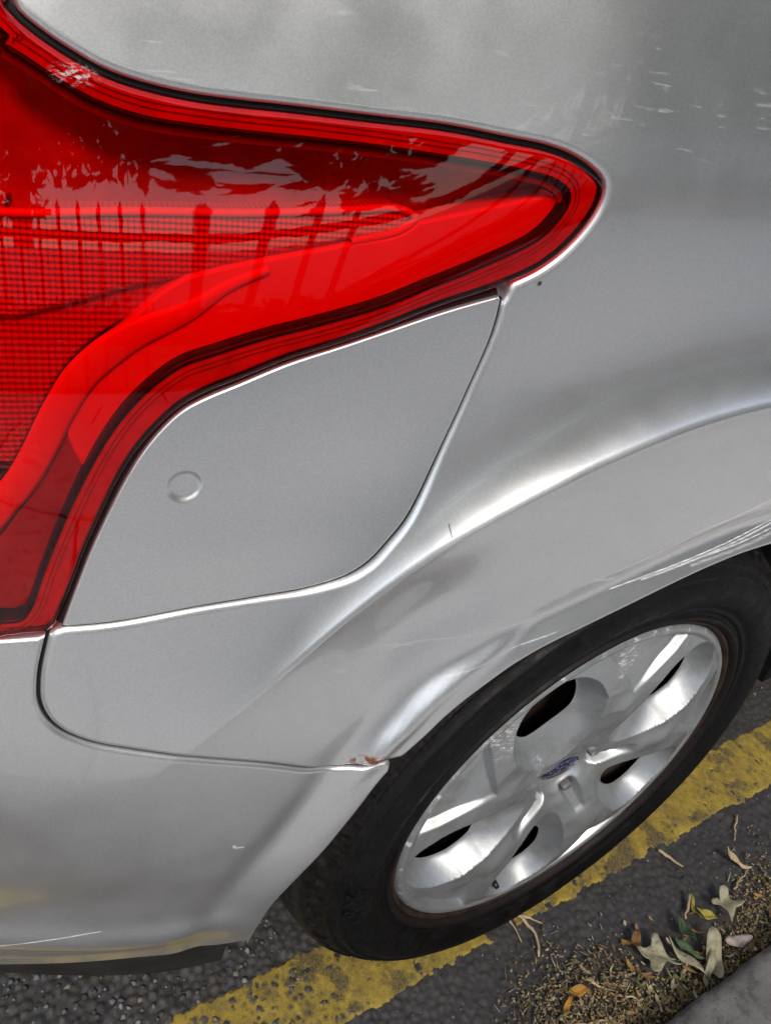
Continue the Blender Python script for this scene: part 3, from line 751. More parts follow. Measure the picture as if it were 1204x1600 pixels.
# the rest of the shell, beyond the picture
door_loop = close_loop(even(np.array([(-.395,1.078),(-1.15,1.06),(-1.15,.32),(-.41,.32),(-.41,.8),(-.395,1.078)]), .02)[:-1])
panel('rear_door', door_loop, PAINT, car, r=.004, grid=.02, coarse=.03, depth=.014)
panel('front_door', close_loop(even(np.array([(-1.155,1.06),(-2.1,1.03),(-2.1,.32),(-1.155,.32),(-1.155,1.06)]), .02)[:-1]), PAINT, car, r=.004, grid=.03, coarse=.04, depth=.014)
panel('tailgate', close_loop(even(np.array([(.806,.666),(2.425,.666),(2.43,.86),(2.55,1.078),(.630,1.078),(.589,1.016),(.547,.983),(.61,1.000),(.69,.995),(.774,.944),(.809,.855),(.805,.73),(.780,.683),(.806,.666)]), .02)[:-1]), PAINT, car, r=.004, grid=.03, coarse=.04, depth=.014)
panel('quarter_panel', close_loop(even(np.array([(2.435,.86),(2.435,.67),(2.745,.66),(2.745,.56),(2.97,.5),(3.24,.7),(3.2,1.078),(2.56,1.078),(2.435,.86)]), .02)[:-1]), PAINT, car, r=.004, grid=.03, coarse=.04, depth=.014)
TINT = mat('dark_glass', (.01,.012,.012), .03)
panel('side_window', close_loop(even(np.array([(-2.1,1.04),(-2.1,1.40),(.35,1.36),(.55,1.085),(-2.1,1.04)]), .03)[:-1]), TINT, car, off=.006, r=.003, grid=.04, coarse=.05, depth=.01)
panel('rear_window', close_loop(even(np.array([(.60,1.085),(.45,1.38),(2.79,1.38),(2.64,1.085),(.60,1.085)]), .03)[:-1]), TINT, car, off=.006, r=.003, grid=.04, coarse=.05, depth=.01)
panel('rear_pillar', close_loop(even(np.array([(.556,1.083),(.596,1.083),(.445,1.385),(.358,1.385),(.556,1.083)]), .01)[:-1]), PAINT, car, r=.003, grid=.02, coarse=.03, depth=.02)
ring = surface(np.linspace(-2.1, 3.2, 80), np.full(80, 1.40), .004); inner = ring.copy(); inner[:,2] += .05; cen = np.array([1.0, .89, 1.46]); inner[:,:2] = cen[:2]+(ring[:,:2]-cen[:2])*.8
mesh('roof', np.vstack([ring, inner, [cen]]), [(i, i+1, 81+i-1+0, 80+i) if False else (i, 80+i, 81+i, i+1) for i in range(79)]+[(80+i, 160, 81+i) for i in range(79)], PAINT, car, uv=np.zeros((161, 2)))
v, f = box(-.70, 2.1, .36, 1.42, .21, .62); mesh('underbody', v, f, CAVITY, car, smooth=False)
v, f = box(-.62, -.42, .14, .36, .24, .60); mesh('underbody', v, f, CAVITY, car, smooth=False)
v, f = box(.40, 2.1, .03, .36, .26, .60); mesh('underbody', v, f, CAVITY, car, smooth=False)

# wheel arch liner: a half barrel over the tyre
n = 48; th = np.linspace(math.radians(-25), math.radians(188), n); V = []; F = []
for y, rr in ((.030, .366), (.06, .364), (.27, .362), (.27, .05)):
    for a in th: V.append((rr*math.cos(a), y, CZ+.005+rr*math.sin(a)))
for k in range(3):
    for i in range(n-1): F.append((k*n+i, k*n+i+1, (k+1)*n+i+1, (k+1)*n+i))
mesh('wheel_arch_liner', V, F, LINER, car)

# ---------------------------------------------------------------- tail light
lamp = empty('tail_light', (0, 0, 0), car); lamp['label'] = 'red tail light with scuffed lens and black inner seal'
CHROME_W = noisy('lamp_white', (.86,.86,.86), (.92,.92,.92), 30, .4)
GREY_IN = noisy('lamp_grey', (.30,.30,.30), (.52,.52,.52), 18, .4, .002, 40)
BAND = noisy('lamp_band', (.46,.46,.46), (.62,.62,.62), 60, .4)
SIDE_IN = noisy('lamp_side', (.26,.26,.26), (.36,.36,.36), 22, .4)
DARK_IN = mat('lamp_dark', (.22,.22,.22), .4)
SEALM = mat('seal_black', (.006,.006,.007), .4)
SEALC = spline(SEAL, .003)
SCLOSE = spline([(.5188,.6561),(.60,.659),(.70,.664),(.755,.685),(.787,.74),(.792,.845),(.76,.93),(.69,.975),(.61,.98),(.55,.965),(.4936,.9294)], .006)
seal_loop = close_loop(SEALC, SCLOSE)
panel('lens', lens_loop, LENS_RED, lamp, off=-.0012, r=.0030, grid=.005, depth=.012, fine=(.15,.6,.6,1.0))
panel('rim_band', lens_loop-loop_normals(lens_loop)*.0010, BAND, lamp, off=.0032, r=.002, grid=.006, coarse=.02, depth=.01, holes=[seal_loop])
strip('seal', seal_loop, .0032, .0018, .012, SEALM, lamp, closed=True)
for o_, w_ in ((.0042, .0005), (.0064, .0004)):
    q = seal_loop+loop_normals(seal_loop)*o_
    strip('rib', q, w_, .0026, .003, DARK_IN, lamp, closed=True)
panel('housing', seal_loop, GREY_IN, lamp, off=.026, r=.003, grid=.008, coarse=.03, depth=.003, fine=(.15,.6,.6,1.0))
strip('bezel_edge', spline(SEAL[:15]*1.0+np.array([0,-.0035]), .003), .0030, .006, .004, BAND, lamp)
PRISM = prism_material('lamp_prism', (.80,.80,.80), .0026, .0004)
GRID = prism_material('lamp_grid', (.62,.62,.62), .0030, .0003)
chamber_top = spline(CHAMB[:6], .003); chamber_low = spline(CHAMB[5:], .003)
ch_loop = close_loop(chamber_top, chamber_low, even(np.array([(.503,.8228),(.60,.80),(.60,.865),(.4986,.8697)]), .008))
panel('reflector', ch_loop, PRISM, lamp, off=.011, r=.004, grid=.006, coarse=.02, depth=.014, fine=(.15,.6,.6,1.0))
strip('reflector_edge', spline(np.vstack([[(.60,.866)], CHAMB[:6], CHAMB[6:8]]), .003), .0030, .0095, .003, CHROME_W, lamp)
low = [tuple(p) for p in CHAMB[5:10][::1]]
i0 = int(np.argmin(np.hypot(*(SEALC-SEAL[14]).T))); i1 = int(np.argmin(np.hypot(*(SEALC-SEAL[26]).T)))
lr_loop = close_loop(spline([(.3093,.8735),(.268,.8845),(.240,.8915),tuple(SEAL[14])], .003), SEALC[i0:i1], spline([tuple(SEAL[26]),(.4800,.7680),(.4800,.7860),(.4640,.8090),(.4380,.8350),(.4239,.8440)], .003), spline([(.4239,.8440),(.3949,.8510),(.3445,.8615),(.3172,.8675),(.3093,.8735)], .003))
panel('lower_reflector', lr_loop, CHROME_W, lamp, off=.0095, r=.002, grid=.006, coarse=.02, depth=.012, fine=(.15,.6,.6,1.0))
i2 = int(np.argmin(np.hypot(*(SEALC-SEAL[30]).T)))
sr_loop = close_loop(SEALC[i1-2:i2], spline([tuple(SEAL[30]),(.5350,.6640),(.5280,.6900),(.5120,.7130),(.4990,.7350),(.4890,.7560),(.4800,.7700),tuple(SEAL[26])], .003))
panel('side_reflector', sr_loop, SIDE_IN, lamp, off=.0105, r=.002, grid=.006, coarse=.02, depth=.010, fine=(.15,.6,.6,1.0))
gd = spline(np.vstack([[(.385,.8480),(.405,.8395)], GUIDE, [(.523,.7135),(.54,.69),(.56,.665)]]), .003)
strip('light_guide', gd, .0150, .0078, .003, CHROME_W, lamp, taper=.25+.75*sstep(0, .35, np.linspace(0, 1, len(gd))))
gl = line_offset(gd, .0065)
if gl[len(gl)//2, 0] < gd[len(gd)//2, 0]: gl = line_offset(gd, -.0065)
grid_loop = close_loop(gl, even(np.array([(.575,.665),(.60,.70),(.60,.797)]), .008), spline([(.60,.806),(.503,.8285),(.4698,.839),(.4239,.8485)], .004))
panel('lamp_grid', grid_loop, GRID, lamp, off=.0150, r=.002, grid=.006, coarse=.02, depth=.010, fine=(.15,.6,.6,1.0))
for k, (z0, w_) in enumerate(((.752, .005), (.738, .007))):
    strip('louvre', even(np.array([(.505+.008*k, z0-.004), (.60, z0)]), .006), w_, .0105, .006, SEALM, lamp)

# ---------------------------------------------------------------- wheel
wheel = empty('wheel', (0, 0, CZ), car); wheel['label'] = 'rear wheel with scuffed silver five spoke trim and worn black tyre'
def tyre_material():
    m = mat('tyre_rubber', (.010,.0095,.0095), .7, spec=.25); t = NT(m); o = t.obj()
    n = t.noise(o, 55, 5, .65); n2 = t.noise(o, 600, 3, .7)
    c = t.mix(t.rng(n, .35, .7), col(.0018,.0016,.0016), col(.0045,.0040,.0038))
    c = t.mix(t.math('MULTIPLY', t.rng(n2, .60, .70), .25), c, col(.13,.10,.085))
    rad = t.vec('LENGTH', t.vec('MULTIPLY', o, (1, 0, 1)))
    dust = t.math('MULTIPLY', t.rng(rad, .272, .300), t.rng(t.noise(o, 130, 5, .7), .42, .66))
    dust = t.math('MAXIMUM', t.math('MULTIPLY', dust, .28), t.math('MULTIPLY', t.rng(rad, .2315, .2225), .16))
    c = t.mix(dust, c, col(.050,.034,.027))
    c = t.mix(t.math('MULTIPLY', t.rng(rad, .3035, .3075), .8), c, col(.026,.026,.028))  # tread coloured greyer, standing in for light on its face
    t.put(t.b.inputs['Base Color'], c); t.put(t.b.inputs['Roughness'], t.rng(n, .3, .7, .42, .75)); t.put(t.b.inputs['Normal'], t.bump(n2, .0006, .5)); return m
TYRE = tyre_material()
prof = np.array([(.2080,.020),(.2110,.010),(.2150,.0040),(.2190,.0015),(.2225,-.0035),(.2255,-.0062),(.2278,-.0052),(.2290,-.0022),(.2325,-.0020),(.2345,-.0046),(.2370,-.0050),(.2385,-.0042),(.2450,-.0085),(.2520,-.0115),(.2600,-.0130),(.2700,-.0122),(.2760,-.0108),(.2770,-.0122),(.2795,-.0118),(.2805,-.0096),(.2860,-.0070),(.2872,-.0084),(.2888,-.0076),(.2900,-.0048),(.2960,.0005),(.3010,.0065),(.3050,.0130),(.3080,.0200),(.3105,.0270),(.3125,.0350),(.3138,.0440),(.3146,.0550),(.3150,.0600),(.3152,.0700),(.3155,.0850),(.3156,.1000),(.3155,.1150),(.3150,.1400),(.3135,.1600),(.3105,.1750),(.3050,.1890),(.2900,.2050),(.2600,.2130),(.2300,.2050),(.2100,.1900)])
prof = spline(prof, .0016)
nt = 800; th = np.linspace(0, 2*math.pi, nt, endpoint=False)
Rr = np.repeat(prof[:,0][:, None], nt, 1); Yy = np.repeat(prof[:,1][:, None], nt, 1); TH = np.repeat(th[None], len(prof), 0)
deg = np.degrees(TH)
# tread: shoulder slots, slanted sipes, two circumferential grooves, scalloped shoulder edge
slot = lambda p, w, ph, sl: (np.abs(((deg+sl*Yy*1000+ph) % p)-p/2) < w).astype(float)
tread = sstep(.3040, .3085, Rr)*(Yy < .1)
dep = .0045*slot(5.6, .42, 0, .10)*tread*sstep(.020, .028, Yy)
dep = np.maximum(dep, .0022*slot(2.8, .22, 1.0, .12)*tread*sstep(.026, .034, Yy)*(1-sstep(.050,.056,Yy)))
groove = .007*((np.abs(Yy-.066) < .0045)+(np.abs(Yy-.105) < .005))
dep = np.maximum(dep, groove*(Rr > .31))
sc_ = np.abs(((deg) % 5.6)/2.8-1)
edge_ = .0026*((Rr > .2925+.008*np.sqrt(np.clip(1-sc_**2, 0, 1))) & (Rr < .309) & (Yy < .03))
Yy = Yy+.010*sstep(.258, .300, Rr)*(1-sstep(.03, .08, Yy)); Yy2 = Yy-edge_*.7*(Rr < .3035); Rr2 = Rr-dep+edge_*.5
# sidewall ribs and scuffing
band_ = sstep(.284, .289, Rr)*(1-sstep(.2915, .2945, Rr))*(Yy < .03)
Yy2 = Yy2+.0006*np.sin(np.radians(deg)*220)*band_
XX = Rr2*np.cos(TH); ZZ = Rr2*np.sin(TH)
floor_ = -CZ+.001
sq = np.clip(floor_-ZZ, 0, 1); ZZ = np.maximum(ZZ, floor_+.15*np.minimum(sq, .004)-.0006)
Yy2 = Yy2-.45*np.clip(-ZZ-.25, 0, 1)*sstep(.1, .0, Yy)*.12*(np.abs(XX) < .14)
V = np.stack([XX, Yy2, ZZ], 2).reshape(-1, 3)
p_, q_ = np.meshgrid(np.arange(len(prof)-1), np.arange(nt), indexing='ij'); a = (p_*nt+q_).ravel(); b = (p_*nt+(q_+1) % nt).ravel()
mesh('tyre', V, np.c_[a, b, b+nt, a+nt], TYRE, wheel)
# raised size marking on the sidewall
tc = bpy.data.curves.new('size_marking', 'FONT'); tc.body = 'R16'; tc.size = .030; tc.extrude = .0007; tc.align_x = 'CENTER'; tc.align_y = 'CENTER'
to = bpy.data.objects.new('tmp', tc); COL.objects.link(to); bpy.context.view_layer.update()
tm = bpy.data.meshes.new_from_object(to.evaluated_get(bpy.context.evaluated_depsgraph_get())); bpy.data.objects.remove(to)
tv = np.array([v.co for v in tm.vertices]); r0 = .266; a0 = math.radians(184)
rr = r0+tv[:,1]; aa = a0-tv[:,0]/r0
sidey = np.interp(rr, prof[:45,0], prof[:45,1]) if False else np.interp(rr, [.24,.25,.26,.27,.2785,.29], [-.0078,-.0115,-.0130,-.0120,-.0095,-.0045])
for v, x_, y_, z_ in zip(tm.vertices, rr*np.cos(aa), sidey-tv[:,2]-.0002, rr*np.sin(aa)): v.co = (x_, y_, z_)
tm.materials.append(TYRE); link('size_marking', tm, None, wheel)

# steel rim behind the trim
RUST = noisy('rusty_steel', (.012,.010,.009), (.06,.030,.016), 35, .6, .001, 300, metal=.3)
def lathe(name, pr, m, parent, n=160):
    pr = np.array(pr); t_ = np.linspace(0, 2*math.pi, n, endpoint=False)
    V = np.stack([pr[:,:1]*np.cos(t_), np.repeat(pr[:,1:], n, 1), pr[:,:1]*np.sin(t_)], 2).reshape(-1, 3)
    p_, q_ = np.meshgrid(np.arange(len(pr)-1), np.arange(n), indexing='ij'); a = (p_*n+q_).ravel(); b = (p_*n+(q_+1) % n).ravel()
    return mesh(name, V, np.c_[a, b, b+n, a+n], m, parent)
lathe('steel_rim', [(.2195,.0060),(.2205,.0015),(.2190,-.0010),(.2165,-.0005),(.2150,.0035),(.2120,.0100),(.2000,.0160),(.1950,.0400),(.1850,.0600),(.1500,.0620),(.0900,.0550),(.0300,.0520),(.0005,.0520)], RUST, wheel)

# plastic wheel trim, five broad spokes
def trim_material():
    m = mat('wheel_trim_silver', (.50,.51,.51), .44, .60, .20, .12); t = NT(m); o = t.obj()
    v = t.voro(o, 1400, out=1); sep = t.new('ShaderNodeSeparateColor'); t.put(sep.inputs[0], v)
    c = t.mix(sep.outputs[0], col(.36,.372,.378), col(.45,.463,.468))
    n = t.noise(o, 75, 5, .7)
    sx = t.new('ShaderNodeSeparateXYZ'); t.put(sx.inputs[0], o)
    rad = t.vec('LENGTH', t.vec('MULTIPLY', o, (1, 0, 1)))
    # kerb rash on the lip and where the spokes stand proud
    rash = t.math('MULTIPLY', t.rng(rad, .2035, .2095), t.rng(n, .56, .66))
    p1 = t.rng(t.vec('DISTANCE', o, (-.140, -.004, .135)), .030, .010); p2 = t.rng(t.vec('DISTANCE', o, (-.075, .004, .055)), .022, .008); p3 = t.rng(t.vec('DISTANCE', o, (.0, -.006, .180)), .024, .010)
    st = t.noise(t.scaled(o, (120, 120, 420)), 1.0, 4, .75)
    scf = t.math('MULTIPLY', t.math('MAXIMUM', t.math('MAXIMUM', p1, p2), p3), t.rng(st, .52, .60))
    k = t.math('MAXIMUM', rash, scf)
    c = t.mix(t.math('MULTIPLY', k, .8), c, col(.86,.84,.80))
    dirt = t.math('MULTIPLY', t.rng(t.noise(o, 30, 5, .6), .44, .70), .50)
    c = t.mix(dirt, c, col(.24,.22,.19))
    t.put(t.b.inputs['Base Color'], c); t.put(t.b.inputs['Metallic'], t.math('MULTIPLY', t.math('SUBTRACT', 1.0, k), .62))
    t.put(t.b.inputs['Normal'], t.bump(n, .0006, .25)); return m
TRIM = trim_material()
W0 = math.radians(119.0)                                   # centre of the first opening
def wloc(x, z):
    th = np.arctan2(z, x); k = np.round((th-W0)/(2*math.pi/5)); a = th-W0-k*2*math.pi/5
    return np.hypot(x, z), a
def win_q(r, a):
    rho = r-.148; t = a*r
    return (np.abs(rho/.0370)**2.8+np.abs(t/(.0380+.14*rho))**2.8)**(1/2.8)
def win_p(r, a):
    rho = r-.148; t = a*r
    return (np.abs(rho/np.where(rho < 0, .090, .0555))**2.4+np.abs(t/np.maximum(.0540+np.where(rho < 0, .30, .02)*rho, .012))**2.4)**(1/2.4)
def trim_y(x, z):
    r, a = wloc(x, z)
    y = np.interp(r, TR_R, TR_Y)
    b = np.abs(a)-math.pi/5; tb = np.abs(b*r)              # distance from the spoke's middle line
    # spoke crowned across its width
    y = y-.0035*np.exp(-(tb/.016)**2)*sstep(.07, .10, r)*(1-sstep(.12, .15, r))
    # triangular dished facet at the rim end of each spoke
    d = np.minimum(((r-.138)*.92-tb)*.736, .2030-r)
    y = y+.0095*sstep(-.0012, .0042, d)*(.35+.65*sstep(.136, .180, r))
    # bolt trough
    L = np.clip((r-.044)/.042, 0, 1); w = .0110*(1-.25*L)
    g = sstep(w*1.15, w*.45, tb)*sstep(.033, .039, r)*(1-sstep(.080, .088, r))
    y = y+g*np.clip(.0235-.026*L-y, 0, 1)
    # opening with deep sloping walls
    q = win_q(r, a); p = win_p(r, a)
    u = np.clip(1-p, 0, 1)/(np.clip(1-p, 0, 1)+np.clip(q-1, 0, 9)+1e-6)
    ring = 1-sstep(.2020, .2045, r)
    y = y+ring*.027*(1-(1-u)**1.8)
    return y
TR_R = np.array([0,.020,.027,.032,.037,.043,.050,.065,.090,.120,.150,.185,.2030,.2050,.2085,.2125,.2140])
TR_Y = np.array([.0245,.0245,.0240,.0190,.0100,.0050,.0030,.0005,-.0045,-.0090,-.0095,-.0045,.0005,-.0012,-.0015,.0012,.0060])
tt = np.linspace(0, .214, 600); ty = np.interp(tt, TR_R, TR_Y); kk_ = np.hanning(15); kk_ /= kk_.sum(); ty = np.convolve(np.pad(ty, 7, mode='edge'), kk_, 'valid'); TR_R, TR_Y = tt, ty
def win_loop(k, q0, n=90, fn=None):
    fn = fn or win_q
    out = []
    for w in np.linspace(0, 2*math.pi, n, endpoint=False):
        lo, hi = 0.0, .12
        for _ in range(40):
            m = (lo+hi)/2; r = .148+m*math.sin(w); t = m*math.cos(w)
            if r > .03 and fn(np.array([r]), np.array([t/r]))[0] < q0: lo = m
            else: hi = m
        r = .148+lo*math.sin(w); a = lo*math.cos(w)/r+W0+k*2*math.pi/5
        out.append((r*math.cos(a), r*math.sin(a)))
    return np.array(out)
outer = np.stack([.214*np.cos(np.linspace(0, 2*math.pi, 420, endpoint=False)), .214*np.sin(np.linspace(0, 2*math.pi, 420, endpoint=False))], 1)
pts = [outer]; ed = [(i, (i+1) % 420) for i in range(420)]; nb = 420; holes = []
for k in range(5):
    h = win_loop(k, 1.0); holes.append(h); pts.append(h); ed += [(nb+i, nb+(i+1) % 90) for i in range(90)]; nb += 90
    for qq in (1.0, .985, 1.02, .95):
        h2 = win_loop(k, qq, 160, win_p)
        ok = np.hypot(h2[:,0], h2[:,1]) < .2125
        pts.append(h2[ok]); nb += ok.sum()
for rr_ in (.2015, .2030, .2045, .2060, .2085, .2110, .2130):
    t_ = np.linspace(0, 2*math.pi, 400, endpoint=False); pts.append(np.stack([rr_*np.cos(t_), rr_*np.sin(t_)], 1)); nb += 400
gs = np.arange(-.21, .21, .00135); GX, GZ = np.meshgrid(gs, gs); GX = GX+((np.arange(len(gs)) % 2)*.00067)[:, None]
G = np.c_[GX.ravel(), GZ.ravel()]; r_, a_ = wloc(G[:,0], G[:,1]); G = G[(r_ < .2008) & (win_q(r_, a_) > 1.03)]
ex_ = []
for k in range(5):
    a0 = W0+math.pi/5+k*2*math.pi/5
    for sg in (-1, 1):
        for o_ in (-.0016, -.0008, 0, .0010, .0020, .0030, .0040, .0050):
            r_ = np.arange(.142, .2005, .0011); tb_ = (r_-.138)*.92-o_/.736; r_, tb_ = r_[tb_ > .0015], tb_[tb_ > .0015]
            an = a0+sg*tb_/r_; ex_.append(np.stack([r_*np.cos(an), r_*np.sin(an)], 1))
ex_ = np.vstack(ex_); r_, a_ = wloc(ex_[:,0], ex_[:,1]); ex_ = ex_[win_q(r_, a_) > 1.05]
G = G[near_dist(G, ex_) > .0009]
pts.append(G); pts.append(ex_)
P = np.vstack(pts)
res = delaunay_2d_cdt([Vector((float(a), float(b))) for a, b in P], ed, [], 0, 1e-7)
P = np.array([(v.x, v.y) for v in res[0]]); T = np.array(res[2], int)
c_ = P[T].mean(1); r_, a_ = wloc(c_[:,0], c_[:,1]); T = T[(r_ < .2141) & (win_q(r_, a_) > 1.0)]
ar = np.cross(P[T[:,1]]-P[T[:,0]], P[T[:,2]]-P[T[:,0]]); T = T[np.abs(ar) > 1e-12]; ar = ar[np.abs(ar) > 1e-12]
T[ar < 0] = T[ar < 0][:, ::-1]
yv = trim_y(P[:,0], P[:,1]); hN = 3e-4
gx_ = (trim_y(P[:,0]+hN, P[:,1])-trim_y(P[:,0]-hN, P[:,1]))/(2*hN); gz_ = (trim_y(P[:,0], P[:,1]+hN)-trim_y(P[:,0], P[:,1]-hN))/(2*hN)
N = np.c_[gx_, -np.ones(len(P)), gz_]; N /= np.linalg.norm(N, axis=1)[:, None]
V = np.c_[P[:,0], yv, P[:,1]]
tri = T.tolist(); V = V.tolist(); N = N.tolist()
for h in holes:                                            # wall thickness at each opening
    b = len(V); m = len(h); ctr = h.mean(0)
    for (x_, z_) in h:
        y_ = float(trim_y(np.array([x_*1.0]), np.array([z_*1.0]))[0]); V.append((x_, y_, z_))
        n_ = np.array([ctr[0]-x_, 0, ctr[1]-z_]); n_ /= np.linalg.norm(n_); N.append(n_.tolist())
    for (x_, z_) in h:
        y_ = float(trim_y(np.array([x_]), np.array([z_]))[0])+.006; V.append((x_, y_, z_)); n_ = np.array([ctr[0]-x_, 0, ctr[1]-z_]); n_ /= np.linalg.norm(n_); N.append(n_.tolist())
    for i in range(m):
        j = (i+1) % m; tri += [[b+i, b+j, b+m+j], [b+i, b+m+j, b+m+i]]
mesh('wheel_trim', np.array(V), np.array(tri), TRIM, wheel, normals=N)
# bolts, valve and the blue oval badge
STEEL = noisy('bolt_steel', (.25,.24,.22), (.4,.38,.36), 200, .4, metal=.7)
for k in range(5):
    a = W0+math.pi/5+k*2*math.pi/5; v, f = tube([(0,.024,0),(0,.0125,0),(0,.0105,0)], [.0062,.0062,.0046], 6)
    o = mesh('bolt', v, f, STEEL, wheel, smooth=False); o.location = (.046*math.cos(a), 0, .046*math.sin(a))
a = math.radians(-103); v, f = tube([(0,.03,0),(0,.004,0),(0,-.001,0)], [.0038,.0036,.0026], 10); o = mesh('valve', v, f, SEALM, wheel); o.location = (.185*math.cos(a), 0, .185*math.sin(a))
def badge_material():
    m = mat('badge_blue', (.012,.016,.07), .25, 0, .6); t = NT(m); o = t.obj()
    n = t.noise(t.scaled(o, (260, 260, 520)), 1.0, 3, .6)
    inner_ = t.rng(t.vec('LENGTH', t.vec('MULTIPLY', o, (1, 0, 2.1))), .023, .018)
    t.put(t.b.inputs['Base Color'], t.mix(t.math('MULTIPLY', t.rng(n, .56, .62), inner_), col(.012,.016,.075), col(.45,.42,.44))); return m
n = 64; V = [(0, .0146, 0)]; F = []
for k, (s_, y_) in enumerate(((.6,.0150),(.9,.0160),(1.0,.0178),(1.0,.026))):
    for i in range(n): a = 2*math.pi*i/n; V.append((.0255*s_*math.cos(a), y_, .0130*s_*math.sin(a)))
for i in range(n): F.append((0, 1+i, 1+(i+1) % n))
for k in range(3):
    for i in range(n): F.append((1+k*n+i, 1+(k+1)*n+i, 1+(k+1)*n+(i+1) % n, 1+k*n+(i+1) % n))
badge = mesh('badge', V, F, badge_material(), wheel); badge['label'] = 'small dark blue oval badge with worn silver marks at the hub'
V = []; F = []
for i in range(n):
    a = 2*math.pi*i/n
    for (s_, y_) in ((.0, .025), (.0, .0164), (.0014, .0158), (.0024, .0166), (.0024, .025)):
        V.append(((.0257+s_)*math.cos(a), y_, (.0132+s_)*math.sin(a)))
for i in range(n):
    for k in range(4): F.append((i*5+k, i*5+k+1, ((i+1) % n)*5+k+1, ((i+1) % n)*5+k))
mesh('badge_ring', V, F, mat('badge_chrome', (.7,.7,.7), .15, 1.0), badge)
badge.rotation_euler = (0, 0, 0)

# ================================================================ LITTER IN THE GUTTER
STRAW = noisy('dry_straw', (.36,.25,.13), (.52,.40,.24), 60, .8, .0005, 600)
def rz(x, y):
    i = min(max(int((y+.205)/.0026), 0), ROAD_H.shape[0]-1); j = min(max(int((x+.75)/.0026), 0), ROAD_H.shape[1]-1)
    return float(ROAD_H[i, j])+.0045
def twig(pts, r, label, m=STRAW, group='dry twigs on the road', name='twig', lift=.0):
    P = spline(np.array([(x, y, 0) for x, y in pts]), .006)
    P[:,2] = [rz(x, y)+r+lift+.0012*math.sin(i*.9) for i, (x, y, _) in enumerate(P)]
    P[:,:2] += rng.normal(0, .0008, (len(P), 2))
    c = P[0].copy(); rad = r*(1-.55*np.linspace(0, 1, len(P)))*(1+.18*rng.normal(size=len(P)))
    v, f = tube(P-c, np.clip(rad, r*.3, None), 7); o = mesh(name, v, f, m); o.location = c
    return tag(o, label, name.replace('_', ' '), group)
twig([(.0309,.0056),(.0383,-.0252),(.034,-.040),(.0251,-.0539)], .0030, 'bent straw coloured twig just beyond the tyre')
twig([(.036,-.0014),(.057,-.0224)], .0018, 'short thin twig crossing the bent one beyond the tyre')
twig([(.018,.002),(.016,-.030)], .0013, 'hair thin twig left of the bent one beyond the tyre')
twig([(.2827,-.0161),(.2975,-.0497)], .0026, 'straight pale twig lying between yellow line and gutter')
twig([(.4467,-.0273),(.4074,-.0562)], .0016, 'thin upright brown twig furthest up the road')
twig([(.340,-.107),(.385,-.097)], .0017, 'thin twig tip crossing the pale seed near the frame edge')
twig([(.2658,-.0861),(.2365,-.1061)], .0030, 'stubby tan twig sticking up beside the pale leaf', lift=.006)
twig([(-.005,-.128),(.055,-.150)], .0020, 'tan stalk in the straw heap by the kerb')
twig([(.085,-.135),(.120,-.158)], .0018, 'tan stalk below the curled pale leaves')
twig([(-.10,-.098),(-.035,-.118)], .0017, 'long thin stalk at the lower end of the straw heap')
twig([(.06,-.10),(.085,-.135)], .0022, 'thick straw stalk in the middle of the heap')

def leaf(name, c, outline, size, rot, m, label, curl=.25, cat='leaf', group='fallen leaves in the gutter', lift=.004, tilt=0.0):
    o_ = np.array(outline, float)*size; L = spline(o_, size*.07, closed=True)[:-1]
    ctr = L.mean(0); V = []; F = []
    rings = (1.0, .72, .42, .15)
    for k in rings: V += [(ctr+(p-ctr)*k).tolist() for p in L]
    n = len(L)
    for k in range(len(rings)-1):
        for i in range(n): j = (i+1) % n; F.append((k*n+i, k*n+j, (k+1)*n+j, (k+1)*n+i))
    F.append(tuple((len(rings)-1)*n+i for i in range(n)))
    V = np.array(V); z = curl*(np.abs(V[:,1])**2/size+.6*(V[:,0]-.2*size)**2/size)+.07*size*np.sin(V[:,0]/size*9+V[:,1]/size*5+size*900)+.04*size*np.sin(V[:,1]/size*17+size*300)
    V = np.c_[V, z]; cc, ss = math.cos(rot), math.sin(rot)
    ct, st = math.cos(tilt), math.sin(tilt)
    V = np.c_[V[:,0], V[:,1]*ct-V[:,2]*st, V[:,1]*st+V[:,2]*ct]
    V = np.c_[V[:,0]*cc-V[:,1]*ss, V[:,0]*ss+V[:,1]*cc, V[:,2]]; V[:,2] -= V[:,2].min()
    o = mesh(name, V, F, m); md = o.modifiers.new('thickness', 'SOLIDIFY'); md.thickness = .0004
    o.location = (c[0], c[1], rz(*c)+lift); return tag(o, label, cat, group)
def leaf_mat(name, a, b):
    m = noisy(name, a, b, 70, .6, .0010, 260); t = NT(m); o = t.obj()
    src = t.b.inputs['Base Color'].links[0].from_socket
    k = t.math('MULTIPLY', t.rng(t.noise(o, 110, 5, .7), .50, .68), .75)
    t.put(t.b.inputs['Base Color'], t.mix(k, src, col(a[0]*.45, a[1]*.35, a[2]*.25)))
    tl = t.new('ShaderNodeBsdfTranslucent'); t.put(tl.inputs[0], src); mx = t.new('ShaderNodeMixShader'); mx.inputs[0].default_value = .25
    out = t.n['Material Output']; t.put(mx.inputs[1], t.b.outputs[0]); t.put(mx.inputs[2], tl.outputs[0]); t.put(out.inputs[0], mx.outputs[0]); return m
PALE = leaf_mat('pale_leaf', (.36,.32,.18), (.54,.50,.34)); GREEN = leaf_mat('green_leaf', (.03,.075,.03), (.10,.17,.07)); YEL = leaf_mat('yellow_leaf', (.40,.34,.04), (.55,.46,.10)); BROWN = leaf_mat('brown_leaf', (.22,.11,.04), (.38,.21,.08)); PINK = leaf_mat('pink_chip', (.52,.42,.36), (.62,.52,.46))
